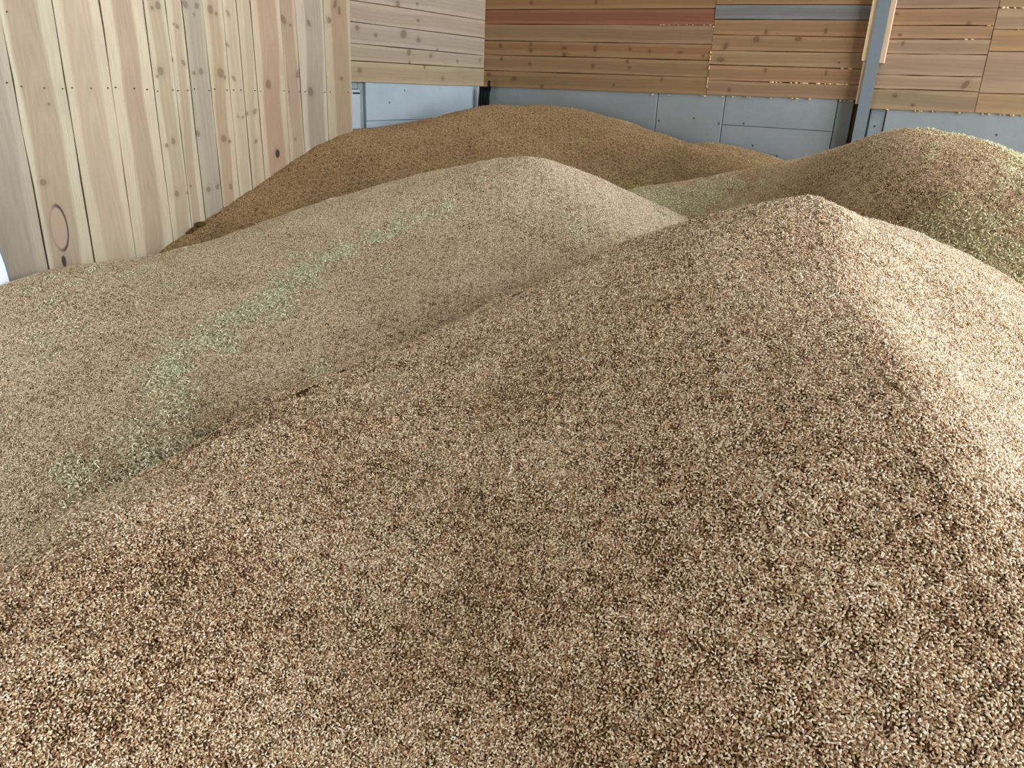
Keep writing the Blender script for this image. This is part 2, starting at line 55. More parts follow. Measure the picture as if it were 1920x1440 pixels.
BACK = [{"p":[[-3.5927,4.12],[-1.755,4.1092],[-1.7527,3.9692],[-3.5927,3.98]],"c":[[124,84,60],[112,72,50],0,0.28],"v":0,"k":[]},{"p":[[-3.5927,3.98],[-1.7527,3.9692],[-1.7505,3.8391],[-3.5927,3.85]],"c":[[130,101,68],[121,87,56],0.1,0.2],"v":0,"k":[]},{"p":[[-3.5927,3.85],[-1.7505,3.8391],[-1.7484,3.7091],[-3.5927,3.72]],"c":[[130,103,70],[117,92,63],0,0.28],"v":0,"k":[]},{"p":[[-3.5927,3.72],[-1.7484,3.7091],[-1.7462,3.5791],[-3.5927,3.59]],"c":[[124,84,60],[112,72,50],0,0.28],"v":0,"k":[]},{"p":[[-3.5927,3.59],[-1.7462,3.5791],[-1.7439,3.4391],[-3.5927,3.45]],"c":[[130,101,68],[121,87,56],0.1,0.2],"v":0,"k":[]},{"p":[[-3.5927,3.45],[-1.7439,3.4391],[-1.7417,3.3091],[-3.5927,3.32]],"c":[[130,103,70],[117,92,63],0,0.28],"v":0,"k":[]},{"p":[[-3.5927,3.32],[-1.7417,3.3091],[-1.7393,3.1691],[-3.5927,3.18]],"c":[[124,84,60],[112,72,50],0,0.28],"v":0,"k":[]},{"p":[[-3.5927,3.18],[-1.7393,3.1691],[-1.7372,3.0391],[-3.5927,3.05]],"c":[[130,101,68],[121,87,56],0.1,0.2],"v":0,"k":[]},{"p":[[-3.5927,3.05],[-1.7372,3.0391],[-1.735,2.9091],[-3.5927,2.92]],"c":[[130,103,70],[117,92,63],0,0.28],"v":0,"k":[]},{"p":[[-3.5927,2.92],[-1.735,2.9091],[-1.7333,2.8068],[-3.5927,2.8069]],"c":[[133,103,68],[122,89,59],0,0.3],"v":0,"k":[[-3.1667,2.8527,0.0139,0.0146,0.0,1.0],[-2.6282,2.8519,0.0128,0.0141,0.0,1.0]]},{"p":[[-3.5927,2.8069],[-1.7333,2.8068],[-1.7316,2.7036],[-3.5927,2.704]],"c":[[124,84,60],[112,72,50],0,0.28],"v":0,"k":[]},{"p":[[-3.5927,2.704],[-1.7316,2.7036],[-1.7296,2.5836],[-3.5927,2.5842]],"c":[[130,104,75],[117,93,67],0,0.28],"v":0,"k":[]},{"p":[[-3.5927,2.5842],[-1.7296,2.5836],[-1.7278,2.4796],[-3.5927,2.4805]],"c":[[130,101,68],[121,87,56],0.1,0.2],"v":0,"k":[[-3.4297,2.5473,0.0148,0.0193,0.5,1.0],[-3.1551,2.5629,0.0094,0.0151,0.0,1.0],[-3.1528,2.5212,0.0189,0.0152,0.0,1.0],[-2.6053,2.5419,0.0173,0.0219,0.0,1.0],[-2.8624,2.5412,0.0226,0.0111,0.0,1.0],[-2.8588,2.493,0.0181,0.0149,0.0,1.0],[-2.3294,2.543,0.0124,0.0107,0.0,1.0],[-2.1764,2.5315,0.0121,0.0141,0.0,1.0],[-1.9455,2.5289,0.0156,0.0104,0.0,1.0],[-1.7811,2.5081,0.0095,0.0103,0.0,1.0]]},{"p":[[-3.5927,2.4805],[-1.7278,2.4796],[-1.726,2.3704],[-3.5927,2.3634]],"c":[[132,105,73],[118,94,65],0,0.28],"v":0,"k":[[-3.4159,2.4504,0.0124,0.0156,0.4,1.0],[-3.157,2.4255,0.0143,0.0115,0.0,1.0],[-2.6166,2.4207,0.0131,0.0148,0.0,1.0],[-2.3417,2.4605,0.0125,0.0108,0.0,1.0],[-2.3206,2.4178,0.0125,0.0109,0.0,1.0]]},{"p":[[-3.5927,2.3634],[-1.726,2.3704],[-1.7241,2.257],[-3.5927,2.2386]],"c":[[130,103,70],[117,92,63],0,0.28],"v":0,"k":[[-3.5268,2.3327,0.0203,0.016,0.0,1.0],[-3.2913,2.3086,0.0245,0.0158,0.0,1.0],[-3.0381,2.2629,0.0142,0.0156,0.0,1.0],[-2.0621,2.3467,0.01,0.0107,0.0,1.0],[-2.4316,2.2972,0.0107,0.0111,0.0,1.0]]},{"p":[[-1.7553,4.1221],[-0.6863,4.1121],[-0.6859,3.9721],[-1.7529,3.9821]],"c":[[112,110,105],[100,97,94],0,0.28],"v":0,"k":[]},{"p":[[-1.7529,3.9821],[-0.6859,3.9721],[-0.6856,3.8421],[-1.7508,3.852]],"c":[[137,107,75],[123,96,67],0,0.28],"v":0,"k":[]},{"p":[[-1.7508,3.852],[-0.6856,3.8421],[-0.6853,3.7121],[-1.7486,3.722]],"c":[[139,107,76],[125,96,68],0,0.28],"v":0,"k":[]},{"p":[[-1.7486,3.722],[-0.6853,3.7121],[-0.685,3.5821],[-1.7464,3.592]],"c":[[135,105,70],[121,94,63],0,0.28],"v":0,"k":[]},{"p":[[-1.7464,3.592],[-0.685,3.5821],[-0.6847,3.4421],[-1.7441,3.452]],"c":[[137,105,73],[123,94,65],0,0.28],"v":0,"k":[]},{"p":[[-1.7441,3.452],[-0.6847,3.4421],[-0.6844,3.3121],[-1.7419,3.322]],"c":[[142,115,83],[127,103,74],0,0.28],"v":0,"k":[]},{"p":[[-1.7419,3.322],[-0.6844,3.3121],[-0.6841,3.1721],[-1.7396,3.1819]],"c":[[134,107,80],[120,96,72],0,0.28],"v":0,"k":[]},{"p":[[-1.7396,3.1819],[-0.6841,3.1721],[-0.6838,3.0421],[-1.7374,3.0519]],"c":[[112,110,105],[100,97,94],0,0.28],"v":0,"k":[]},{"p":[[-1.7374,3.0519],[-0.6838,3.0421],[-0.6835,2.9121],[-1.7352,2.9219]],"c":[[137,107,75],[123,96,67],0,0.28],"v":0,"k":[]},{"p":[[-1.7352,2.9219],[-0.6835,2.9121],[-0.6832,2.8197],[-1.7337,2.8295]],"c":[[135,105,70],[121,94,63],0,0.28],"v":0,"k":[]},{"p":[[-1.7337,2.8295],[-0.6832,2.8197],[-0.683,2.7361],[-1.7322,2.7399]],"c":[[112,110,105],[100,97,94],0,0.28],"v":0,"k":[]},{"p":[[-1.7322,2.7399],[-0.683,2.7361],[-0.6828,2.6377],[-1.7306,2.6439]],"c":[[137,105,73],[123,94,65],0,0.28],"v":0,"k":[[-1.3743,2.6633,0.0105,0.0163,0.0,1.0],[-0.9981,2.6724,0.0098,0.0189,0.0,1.0]]},{"p":[[-1.7306,2.6439],[-0.6828,2.6377],[-0.6826,2.5491],[-1.7289,2.5448]],"c":[[137,107,75],[123,96,67],0,0.28],"v":0,"k":[[-1.4303,2.6173,0.0212,0.0198,0.0,1.0],[-1.1585,2.6237,0.0235,0.0129,0.0,1.0],[-1.6329,2.5716,0.0147,0.0269,-0.4,1.0]]},{"p":[[-1.7289,2.5448],[-0.6826,2.5491],[-0.6824,2.4534],[-1.7274,2.4547]],"c":[[142,115,83],[127,103,74],0,0.28],"v":0,"k":[[-1.6541,2.4871,0.0297,0.0136,0.0,1.0],[-0.8831,2.4891,0.0065,0.0064,0.0,1.0]]},{"p":[[-1.7274,2.4547],[-0.6824,2.4534],[-0.6822,2.3599],[-1.7257,2.3548]],"c":[[139,107,76],[125,96,68],0,0.28],"v":0,"k":[[-0.9496,2.4235,0.0066,0.0162,0.0,1.0],[-1.3402,2.4282,0.0106,0.0134,0.0,1.0]]},{"p":[[-1.7257,2.3548],[-0.6822,2.3599],[-0.682,2.2687],[-1.7241,2.257]],"c":[[134,107,80],[120,96,72],0,0.28],"v":0,"k":[[-1.5674,2.2984,0.0111,0.0139,0.0,1.0]]},{"p":[[-0.6862,4.0819],[-0.0877,4.083],[-0.0855,3.943],[-0.6859,3.9419]],"c":[[137,105,75],[123,94,67],0,0.28],"v":0,"k":[]},{"p":[[-0.6859,3.9419],[-0.0855,3.943],[-0.0834,3.813],[-0.6856,3.8119]],"c":[[138,114,87],[124,102,78],0,0.28],"v":0,"k":[]},{"p":[[-0.6856,3.8119],[-0.0834,3.813],[-0.0813,3.683],[-0.6852,3.6819]],"c":[[145,120,93],[130,108,83],0,0.28],"v":0,"k":[]},{"p":[[-0.6852,3.6819],[-0.0813,3.683],[-0.0792,3.553],[-0.6849,3.5519]],"c":[[130,107,82],[117,96,73],0,0.28],"v":0,"k":[]},{"p":[[-0.6849,3.5519],[-0.0792,3.553],[-0.0769,3.413],[-0.6846,3.4119]],"c":[[139,109,80],[125,98,72],0,0.28],"v":0,"k":[]},{"p":[[-0.6846,3.4119],[-0.0769,3.413],[-0.0748,3.283],[-0.6843,3.2819]],"c":[[142,118,93],[127,106,83],0,0.28],"v":0,"k":[]},{"p":[[-0.6843,3.2819],[-0.0748,3.283],[-0.0726,3.143],[-0.684,3.1419]],"c":[[134,113,85],[120,101,76],0,0.28],"v":0,"k":[]},{"p":[[-0.684,3.1419],[-0.0726,3.143],[-0.0705,3.013],[-0.6837,3.0119]],"c":[[137,105,75],[123,94,67],0,0.28],"v":0,"k":[]},{"p":[[-0.6837,3.0119],[-0.0705,3.013],[-0.0684,2.883],[-0.6834,2.8819]],"c":[[138,114,87],[124,102,78],0,0.28],"v":0,"k":[]},{"p":[[-0.6834,2.8819],[-0.0684,2.883],[-0.0671,2.8001],[-0.6832,2.7977]],"c":[[130,107,82],[117,96,73],0,0.28],"v":0,"k":[]},{"p":[[-0.6832,2.7977],[-0.0671,2.8001],[-0.0656,2.7075],[-0.683,2.7068]],"c":[[137,105,75],[123,94,67],0,0.28],"v":0,"k":[[-0.6019,2.7705,0.012,0.009,0.0,1.0],[-0.2013,2.7184,0.0111,0.0088,0.0,1.0]]},{"p":[[-0.683,2.7068],[-0.0656,2.7075],[-0.0644,2.6335],[-0.6828,2.6282]],"c":[[139,109,80],[125,98,72],0,0.28],"v":0,"k":[[-0.56,2.6547,0.012,0.0092,0.0,1.0]]},{"p":[[-0.6828,2.6282],[-0.0644,2.6335],[-0.063,2.55],[-0.6826,2.5459]],"c":[[138,114,87],[124,102,78],0,0.28],"v":0,"k":[[-0.5315,2.604,0.009,0.0123,0.0,1.0]]},{"p":[[-0.6826,2.5459],[-0.063,2.55],[-0.0611,2.4285],[-0.6823,2.4238]],"c":[[142,118,93],[127,106,83],0,0.28],"v":0,"k":[]},{"p":[[-0.6823,2.4238],[-0.0611,2.4285],[-0.0598,2.3476],[-0.6821,2.3401]],"c":[[145,120,93],[130,108,83],0,0.28],"v":0,"k":[[-0.1414,2.3825,0.0282,0.0153,1.0,1.0]]},{"p":[[-0.6821,2.3401],[-0.0598,2.3476],[-0.0578,2.2258],[-0.6818,2.2192]],"c":[[134,113,85],[120,101,76],0,0.28],"v":0,"k":[[-0.5148,2.3028,0.0153,0.0127,0.0,1.0],[-0.4039,2.2545,0.012,0.0095,0.0,1.0]]},{"p":[[-0.0882,4.1162],[1.3,4.0926],[1.3,3.9526],[-0.086,3.9762]],"c":[[139,115,89],[125,103,80],0,0.28],"v":0,"k":[]},{"p":[[-0.086,3.9762],[1.3,3.9526],[1.3,3.8226],[-0.0839,3.8462]],"c":[[139,115,90],[125,103,81],0,0.28],"v":0,"k":[]},{"p":[[-0.0839,3.8462],[1.3,3.8226],[1.3,3.6926],[-0.0818,3.7161]],"c":[[140,115,81],[126,103,72],0,0.28],"v":0,"k":[]},{"p":[[-0.0818,3.7161],[1.3,3.6926],[1.3,3.5626],[-0.0797,3.5861]],"c":[[142,112,78],[127,100,70],0,0.28],"v":0,"k":[]},{"p":[[-0.0797,3.5861],[1.3,3.5626],[1.3,3.4226],[-0.0775,3.4461]],"c":[[144,117,85],[129,105,76],0,0.28],"v":0,"k":[]},{"p":[[-0.0775,3.4461],[1.3,3.4226],[1.3,3.2926],[-0.0754,3.316]],"c":[[139,115,89],[125,103,80],0,0.28],"v":0,"k":[]},{"p":[[-0.0754,3.316],[1.3,3.2926],[1.3,3.1526],[-0.0731,3.176]],"c":[[139,115,90],[125,103,81],0,0.28],"v":0,"k":[]},{"p":[[-0.0731,3.176],[1.3,3.1526],[1.3,3.0226],[-0.071,3.046]],"c":[[140,115,81],[126,103,72],0,0.28],"v":0,"k":[]},{"p":[[-0.071,3.046],[1.3,3.0226],[1.3,2.8926],[-0.0689,2.9159]],"c":[[142,112,78],[127,100,70],0,0.28],"v":0,"k":[]},{"p":[[-0.0689,2.9159],[1.3,2.8926],[1.3,2.7657],[-0.0671,2.8028]],"c":[[140,115,81],[126,103,72],0,0.28],"v":0,"k":[]},{"p":[[-0.0671,2.8028],[1.3,2.7657],[1.3,2.6838],[-0.0653,2.6877]],"c":[[139,115,89],[125,103,80],0,0.28],"v":0,"k":[]},{"p":[[-0.0653,2.6877],[1.3,2.6838],[1.3,2.578],[-0.0634,2.5703]],"c":[[142,112,78],[127,100,70],0,0.28],"v":0,"k":[]},{"p":[[-0.0634,2.5703],[1.3,2.578],[1.3,2.3546],[-0.0597,2.3407]],"c":[[139,115,90],[125,103,81],0,0.28],"v":0,"k":[]},{"p":[[-0.0597,2.3407],[1.3,2.3546],[1.3,2.2202],[-0.0578,2.2274]],"c":[[144,117,85],[129,105,76],0,0.28],"v":0,"k":[]},{"p":[[1.3,4.05],[4.9,4.05],[4.9,3.91],[1.3,3.91]],"c":[[140,115,85],[126,103,76],0,0.28],"v":0,"k":[]},{"p":[[1.3,3.91],[4.9,3.91],[4.9,3.78],[1.3,3.78]],"c":[[139,111,79],[125,99,71],0,0.28],"v":0,"k":[]},{"p":[[1.3,3.78],[4.9,3.78],[4.9,3.65],[1.3,3.65]],"c":[[142,117,88],[127,105,79],0,0.28],"v":0,"k":[]},{"p":[[1.3,3.65],[4.9,3.65],[4.9,3.52],[1.3,3.52]],"c":[[140,115,85],[126,103,76],0,0.28],"v":0,"k":[]},{"p":[[1.3,3.52],[4.9,3.52],[4.9,3.38],[1.3,3.38]],"c":[[139,111,79],[125,99,71],0,0.28],"v":0,"k":[]},{"p":[[1.3,3.38],[4.9,3.38],[4.9,3.25],[1.3,3.25]],"c":[[142,117,88],[127,105,79],0,0.28],"v":0,"k":[]},{"p":[[1.3,3.25],[4.9,3.25],[4.9,3.12],[1.3,3.12]],"c":[[140,115,85],[126,103,76],0,0.28],"v":0,"k":[]},{"p":[[1.3,3.12],[4.9,3.12],[4.9,2.98],[1.3,2.98]],"c":[[139,111,79],[125,99,71],0,0.28],"v":0,"k":[]},{"p":[[1.3,2.98],[4.9,2.98],[4.9,2.85],[1.3,2.85]],"c":[[142,117,88],[127,105,79],0,0.28],"v":0,"k":[]},{"p":[[1.3,2.85],[4.9,2.85],[4.9,2.75],[1.3,2.75]],"c":[[140,115,85],[126,103,76],0,0.28],"v":0,"k":[]},{"p":[[1.3,2.75],[4.9,2.75],[4.9,2.64],[1.3,2.64]],"c":[[139,111,79],[125,99,71],0,0.28],"v":0,"k":[]},{"p":[[1.3,2.64],[4.9,2.64],[4.9,2.53],[1.3,2.53]],"c":[[142,117,88],[127,105,79],0,0.28],"v":0,"k":[]},{"p":[[1.3,2.53],[4.9,2.53],[4.9,2.42],[1.3,2.42]],"c":[[140,115,85],[126,103,76],0,0.28],"v":0,"k":[]},{"p":[[1.3,2.42],[4.9,2.42],[4.9,2.31],[1.3,2.31]],"c":[[139,111,79],[125,99,71],0,0.28],"v":0,"k":[]},{"p":[[1.3,2.31],[4.9,2.31],[4.9,2.22],[1.3,2.22]],"c":[[142,117,88],[127,105,79],0,0.28],"v":0,"k":[]}]
HEAPS = {"H1":{"c":[0.8396,2.2483,-0.2819],"s":0.44,"a":0.16,"box":[-3,3.6,0.1,4.5],"w":[0.0,0.0,0.0,0.0011,0.0093,0.0355,0.0496,0.0071,0.0062,0.0285,-0.0075,-0.0303,-0.0317,-0.0163,-0.0033,-0.0003,-0.0,0.0,-0.0,0.0001,0.0035,0.0313,0.1031,0.1103,-0.0295,-0.0004,0.0822,-0.0077,-0.0414,-0.0491,-0.0318,-0.0073,-0.0006,-0.0,0.0,-0.0,-0.0008,-0.0017,0.0345,0.1304,0.0832,-0.0957,0.0128,0.0977,-0.0005,0.0121,-0.0162,-0.0301,-0.0088,-0.0008,-0.0,0.0,-0.0,-0.0039,-0.034,-0.0496,0.075,0.0495,-0.0937,0.0525,0.0462,-0.0279,0.0072,-0.0424,-0.0448,-0.0119,-0.0011,-0.0,0.0,-0.0002,-0.0096,-0.0817,-0.1641,0.0415,0.1072,-0.0945,0.0237,0.0075,-0.0504,-0.0351,-0.0809,-0.0503,-0.0107,-0.0009,-0.0,-0.0,-0.0006,-0.0147,-0.1021,-0.1942,0.0173,0.1039,-0.0534,0.0459,-0.0039,-0.0479,0.004,-0.0208,-0.0123,-0.0014,-0.0,0.0,-0.0,-0.0006,-0.0104,-0.0681,-0.1522,-0.1,-0.0381,-0.0266,0.0295,-0.0386,-0.022,0.0423,0.0162,0.0074,0.0029,0.0003,0.0,-0.0,-0.0002,-0.0035,-0.0264,-0.087,-0.1342,-0.1001,-0.0284,0.0049,0.0037,0.0422,0.0431,0.0031,-0.0,0.001,0.0002,0.0,-0.0,-0.0002,-0.0022,-0.0139,-0.0417,-0.0599,-0.0392,-0.0091,0.0032,0.0168,0.0311,0.0176,-0.0024,-0.0022,-0.0001,0.0,0.0,-0.0,-0.0005,-0.0048,-0.0219,-0.0427,-0.0352,-0.0121,-0.0005,-0.0002,0.0025,0.0055,0.0028,-0.0006,-0.0005,-0.0001,-0.0,0.0,-0.0001,-0.0011,-0.0094,-0.0341,-0.055,-0.0455,-0.0239,-0.0036,0.0024,0.0006,0.0003,0.0002,-0.0,-0.0,-0.0,-0.0,-0.0,-0.0001,-0.0014,-0.0114,-0.0367,-0.0504,-0.0372,-0.0212,-0.0061,0.0009,0.0005,0.0,0.0,-0.0,-0.0,-0.0,-0.0,-0.0],"cr":[0.84,2.27,0.66,0.9,0.27,0.03,0.35]},"H2":{"c":[0.0183,4.1,-0.3647],"s":0.42,"a":0.2,"box":[-3,3.2,1.2,5.6],"w":[0.0,0.0003,0.004,0.0238,0.0591,0.0604,0.0256,0.0046,0.0004,0.0,0.0,0.0,0.0,0.0,0.0,0.0,0.0001,0.0008,0.0076,0.0391,0.0918,0.094,0.0422,0.0091,0.0013,0.0002,0.0001,0.0,0.0,0.0,0.0,0.0,0.0006,0.0035,0.0142,0.0371,0.0553,0.0484,0.0299,0.0155,0.0053,0.002,0.0015,0.0006,0.0001,0.0,0.0,0.0,0.0043,0.018,0.0401,0.0509,0.025,0.0044,0.0275,0.0332,0.0108,0.0089,0.0102,0.0039,0.0007,0.0001,0.0,0.0,0.0141,0.0539,0.0916,0.0772,0.0298,0.0103,0.0383,0.0325,-0.0029,0.0166,0.0245,0.0086,0.0014,0.0001,0.0,0.0,0.0198,0.0731,0.1076,0.0643,0.0178,0.0076,0.0073,-0.0172,-0.0136,0.0188,0.0061,-0.0022,-0.0003,0.0,0.0,0.0,0.011,0.0363,0.0409,0.0134,0.0044,0.0031,-0.0255,-0.058,0.0053,0.0211,-0.0302,-0.0196,-0.003,-0.0002,-0.0,-0.0,0.002,0.0057,0.0103,0.0218,0.0231,0.0169,0.0144,-0.0122,-0.0043,0.0123,-0.0089,-0.0088,-0.0019,-0.0001,-0.0,-0.0,0.0003,0.0036,0.0189,0.036,0.0231,0.0077,0.0301,0.0249,-0.025,-0.0029,0.016,0.0035,-0.0004,-0.0001,-0.0,-0.0,0.0002,0.002,0.0089,0.014,0.0051,-0.0062,0.0033,0.0093,-0.0137,-0.0045,0.0066,0.001,-0.0004,-0.0001,-0.0,-0.0,0.0,0.0003,0.0013,0.0018,-0.0001,-0.0033,-0.0024,0.0004,-0.0023,-0.0013,0.0001,-0.0004,-0.0002,-0.0,-0.0,-0.0,0.0,0.0,0.0001,0.0001,-0.0001,-0.0004,-0.0004,-0.0001,-0.0002,-0.0001,-0.0001,-0.0001,-0.0,-0.0,-0.0,-0.0],"cr":[0.02,4.12,0.52,3.0,0.12,0.05,0.35]},"H3":{"c":[-0.1169,5.4988,-0.1585],"s":0.4,"a":0.3,"box":[-3.0,2.4,3.0,7],"w":[0.0001,0.0006,0.0019,0.0025,0.0012,0.0002,0.0001,0.0007,0.0007,-0.0039,-0.0013,0.0108,0.0089,0.0022,0.0003,0.0021,0.0065,0.0086,0.005,0.0002,-0.0005,0.0065,0.0119,-0.0227,-0.0218,0.0587,0.0562,0.0142,0.0004,0.0029,0.0111,0.0225,0.0166,-0.0092,-0.0128,0.0221,0.0628,-0.0329,-0.0775,0.1323,0.1467,0.0389,0.0002,0.0028,0.0177,0.0439,0.0188,-0.0545,-0.0595,0.0165,0.1001,-0.0005,-0.0953,0.1212,0.1549,0.0424,0.0001,0.0023,0.0153,0.0387,0.028,-0.0406,-0.0724,-0.0231,0.004,-0.0554,-0.0561,0.067,0.0702,0.0162,0.0,0.0008,0.0079,0.0436,0.1031,0.0636,-0.0142,-0.0292,-0.0732,-0.0961,0.0135,0.0831,0.0288,-0.0011,0.0,0.0003,0.0045,0.0272,0.0436,-0.0008,0.0032,-0.0063,-0.0379,-0.0166,0.0524,0.0741,0.0176,-0.0036,0.0,0.0001,0.0006,-0.0019,-0.0283,-0.0365,0.0278,0.0039,0.0152,0.0556,0.0312,0.0255,0.0097,-0.0004,0.0,-0.0,-0.0002,-0.0031,-0.0121,-0.0007,0.0251,0.0026,0.0415,0.0697,0.0165,-0.002,0.0011,0.0003,-0.0,-0.0,-0.0,-0.0004,-0.0009,0.0029,0.0055,0.0021,0.0224,0.031,0.0087,-0.0017,-0.0005,0.0,-0.0,-0.0,-0.0,-0.0,0.0,0.0004,0.0004,0.0007,0.0041,0.0052,0.0018,-0.0001,-0.0001,-0.0],"cr":[]},"H4":{"c":[1.8554,3.8791,-0.1365],"s":0.4,"a":0.3,"box":[0.2,4.2,2.2,5.9],"w":[0.0031,0.0006,0.0038,0.029,0.0397,0.0197,0.004,0.0004,0.0,0.0,0.0,0.0171,-0.0054,-0.0434,-0.0127,0.0226,0.0204,0.0071,0.0012,0.0001,0.0,0.0,0.0217,-0.0286,-0.1198,-0.0412,0.0086,0.0196,0.015,0.0038,0.0003,0.0,0.0,0.0201,-0.0167,-0.1303,0.0584,0.0587,0.0116,0.0157,0.0055,0.0006,0.0,0.0,0.1301,0.053,-0.1944,0.0352,0.0083,-0.0527,-0.008,0.0019,0.0003,0.0,0.0,0.136,-0.0522,-0.2465,0.0377,0.0091,-0.0541,-0.0152,-0.0008,0.0,0.0,0.0,0.0553,-0.0114,0.0119,0.0967,-0.0074,-0.0276,-0.006,-0.0004,-0.0,0.0,0.0,0.0152,0.0309,0.0686,-0.0101,-0.082,-0.0323,-0.0036,-0.0001,-0.0,-0.0,0.0,-0.0114,-0.0289,-0.0289,-0.045,-0.0452,-0.0145,-0.0016,-0.0001,-0.0,-0.0,0.0,-0.0056,-0.0152,-0.0175,-0.0129,-0.0075,-0.0021,-0.0002,-0.0,-0.0,-0.0,-0.0],"cr":[1.9,3.97,1.62,2.9,0.05,0.08,0.35]},"H5":{"c":[1.1806,5.0129,-0.3083],"s":0.36,"a":0.3,"box":[0.2,2.6,4.2,6],"w":[0.1174,-0.0874,-0.2229,0.0909,0.15,0.0364,0.0027,0.0518,-0.0062,-0.0442,0.0057,-0.0042,-0.0074,-0.0009,-0.0484,-0.0893,-0.069,-0.0676,-0.0483,-0.0038,0.0036,-0.031,-0.0401,0.0081,0.0244,0.0144,0.0185,0.0081,-0.0028,0.0151,0.069,0.0744,0.0259,0.0091,0.0039],"cr":[]}}
CHAFF = [["H2",-0.313,3.669,0.045,1.15],["H2",-0.385,3.638,0.047,1.15],["H2",-0.457,3.606,0.05,1.15],["H2",-0.526,3.565,0.052,1.15],["H2",-0.588,3.49,0.064,1.15],["H2",-0.646,3.406,0.075,1.15],["H2",-0.704,3.334,0.075,1.15],["H2",-0.759,3.262,0.075,1.15],["H2",-0.809,3.181,0.075,1.15],["H2",-0.84,3.11,0.082,1.15],["H2",-0.87,3.04,0.09,1.15],["H2",-0.898,2.97,0.098,1.15],["H2",-0.924,2.876,0.098,1.15],["H2",-0.951,2.792,0.098,1.15],["H2",-0.976,2.71,0.098,1.15],["H2",-1.006,2.66,0.098,1.15],["H2",-1.031,2.601,0.098,1.15],["H2",-1.059,2.552,0.098,1.15],["H2",-1.071,2.482,0.095,1.15],["H2",-1.085,2.423,0.092,1.15],["H2",-1.094,2.354,0.09,1.15],["H2",-1.083,2.263,0.082,1.15],["H2",-0.905,1.923,0.072,1.3],["H2",-0.929,1.888,0.081,1.3],["H2",-0.951,1.853,0.09,1.3],["H2",-0.967,1.806,0.087,1.3],["H2",-0.987,1.769,0.084,1.3],["H2",-1.013,1.732,0.072,1.3],["H1",-0.841,1.375,0.06,1.3],["H1",-0.852,1.342,0.051,1.3],["H1",-0.856,1.302,0.042,1.3],["H1",-0.864,1.27,0.036,1.3],["H2",-1.014,2.117,0.09,0.55],["H2",-1.03,2.059,0.104,0.55],["H2",-1.045,2.001,0.117,0.55],["H2",-1.058,1.945,0.117,0.55],["H2",-1.074,1.897,0.117,0.55],["H2",-1.092,1.863,0.108,0.55],["H2",-1.115,1.837,0.099,0.55],["H2",-1.653,2.555,0.08,0.4],["H2",-1.702,2.539,0.08,0.4],["H2",-1.815,2.745,0.09,0.35],["H2",-1.863,2.731,0.09,0.35],["H2",-0.589,2.312,0.06,0.4],["H2",-0.64,2.313,0.06,0.4],["H2",-1.712,3.12,0.1,0.25],["H2",-1.752,3.076,0.1,0.25],["H2",-1.796,3.042,0.1,0.25],["H2",-1.844,3.018,0.1,0.25],["H2",-1.892,2.993,0.1,0.25],["H1",0.279,1.463,0.045,0.6],["H1",0.245,1.467,0.045,0.6],["H1",0.211,1.471,0.045,0.6],["H1",0.184,1.465,0.045,0.6],["H1",0.415,1.072,0.06,0.45],["H1",0.402,1.043,0.06,0.45],["H1",0.344,0.94,0.05,0.5],["H1",0.049,1.482,0.07,0.25],["H1",0.027,1.454,0.07,0.25],["H1",-0.222,1.025,0.05,0.3],["H1",-0.24,1.004,0.05,0.3],["H1",0.562,0.905,0.09,0.2],["H1",0.546,0.914,0.09,0.2],["H1",0.53,0.924,0.09,0.2],["H1",0.513,0.934,0.09,0.2],["H1",0.496,0.944,0.09,0.2],["H3",0.712,4.907,0.104,1.6],["H4",0.796,4.596,0.13,1.6],["H4",0.875,4.504,0.143,1.6],["H4",0.951,4.413,0.156,1.6],["H4",1.046,4.464,0.162,1.6],["H4",1.07,4.272,0.12,0.8],["H4",1.129,4.265,0.12,0.8],["H4",1.187,4.257,0.12,0.8],["H4",1.242,4.24,0.12,0.8],["H4",1.544,2.968,0.07,2.0],["H4",1.573,2.902,0.085,2.0],["H4",1.605,2.846,0.1,2.0],["H4",1.624,2.764,0.11,2.0],["H4",1.64,2.683,0.12,2.0],["H4",1.664,2.615,0.13,2.0],["H4",1.679,2.811,0.11,0.4],["H4",1.714,2.794,0.121,0.4],["H4",1.756,2.787,0.132,0.4],["H4",2.027,3.259,0.1,0.55],["H4",1.952,3.113,0.1,0.55],["H4",1.908,3.02,0.1,0.55],["H4",1.828,3.669,0.036,0.8],["H4",1.857,3.58,0.04,0.8],["H4",1.9,3.523,0.044,0.8],["H4",1.958,3.497,0.048,0.8],["H4",1.976,3.427,0.052,0.8],["H4",1.999,3.368,0.056,0.8],["H3",1.138,5.372,0.035,0.5],["H3",1.243,5.333,0.035,0.5],["H5",1.34,5.274,0.035,0.5],["H5",1.41,5.202,0.035,0.5],["H5",1.478,5.13,0.035,0.5],["H3",0.985,5.503,0.03,0.4],["H3",1.076,5.385,0.03,0.4],["H3",1.162,5.268,0.03,0.4],["H3",1.223,5.162,0.03,0.4],["H3",1.278,5.046,0.03,0.4]]
GAIN_LEFT, GAIN_BACK, GAIN_REAR, GAIN_CONC, GAIN_CONR = .80, 1.15, 1.0, .82, .88
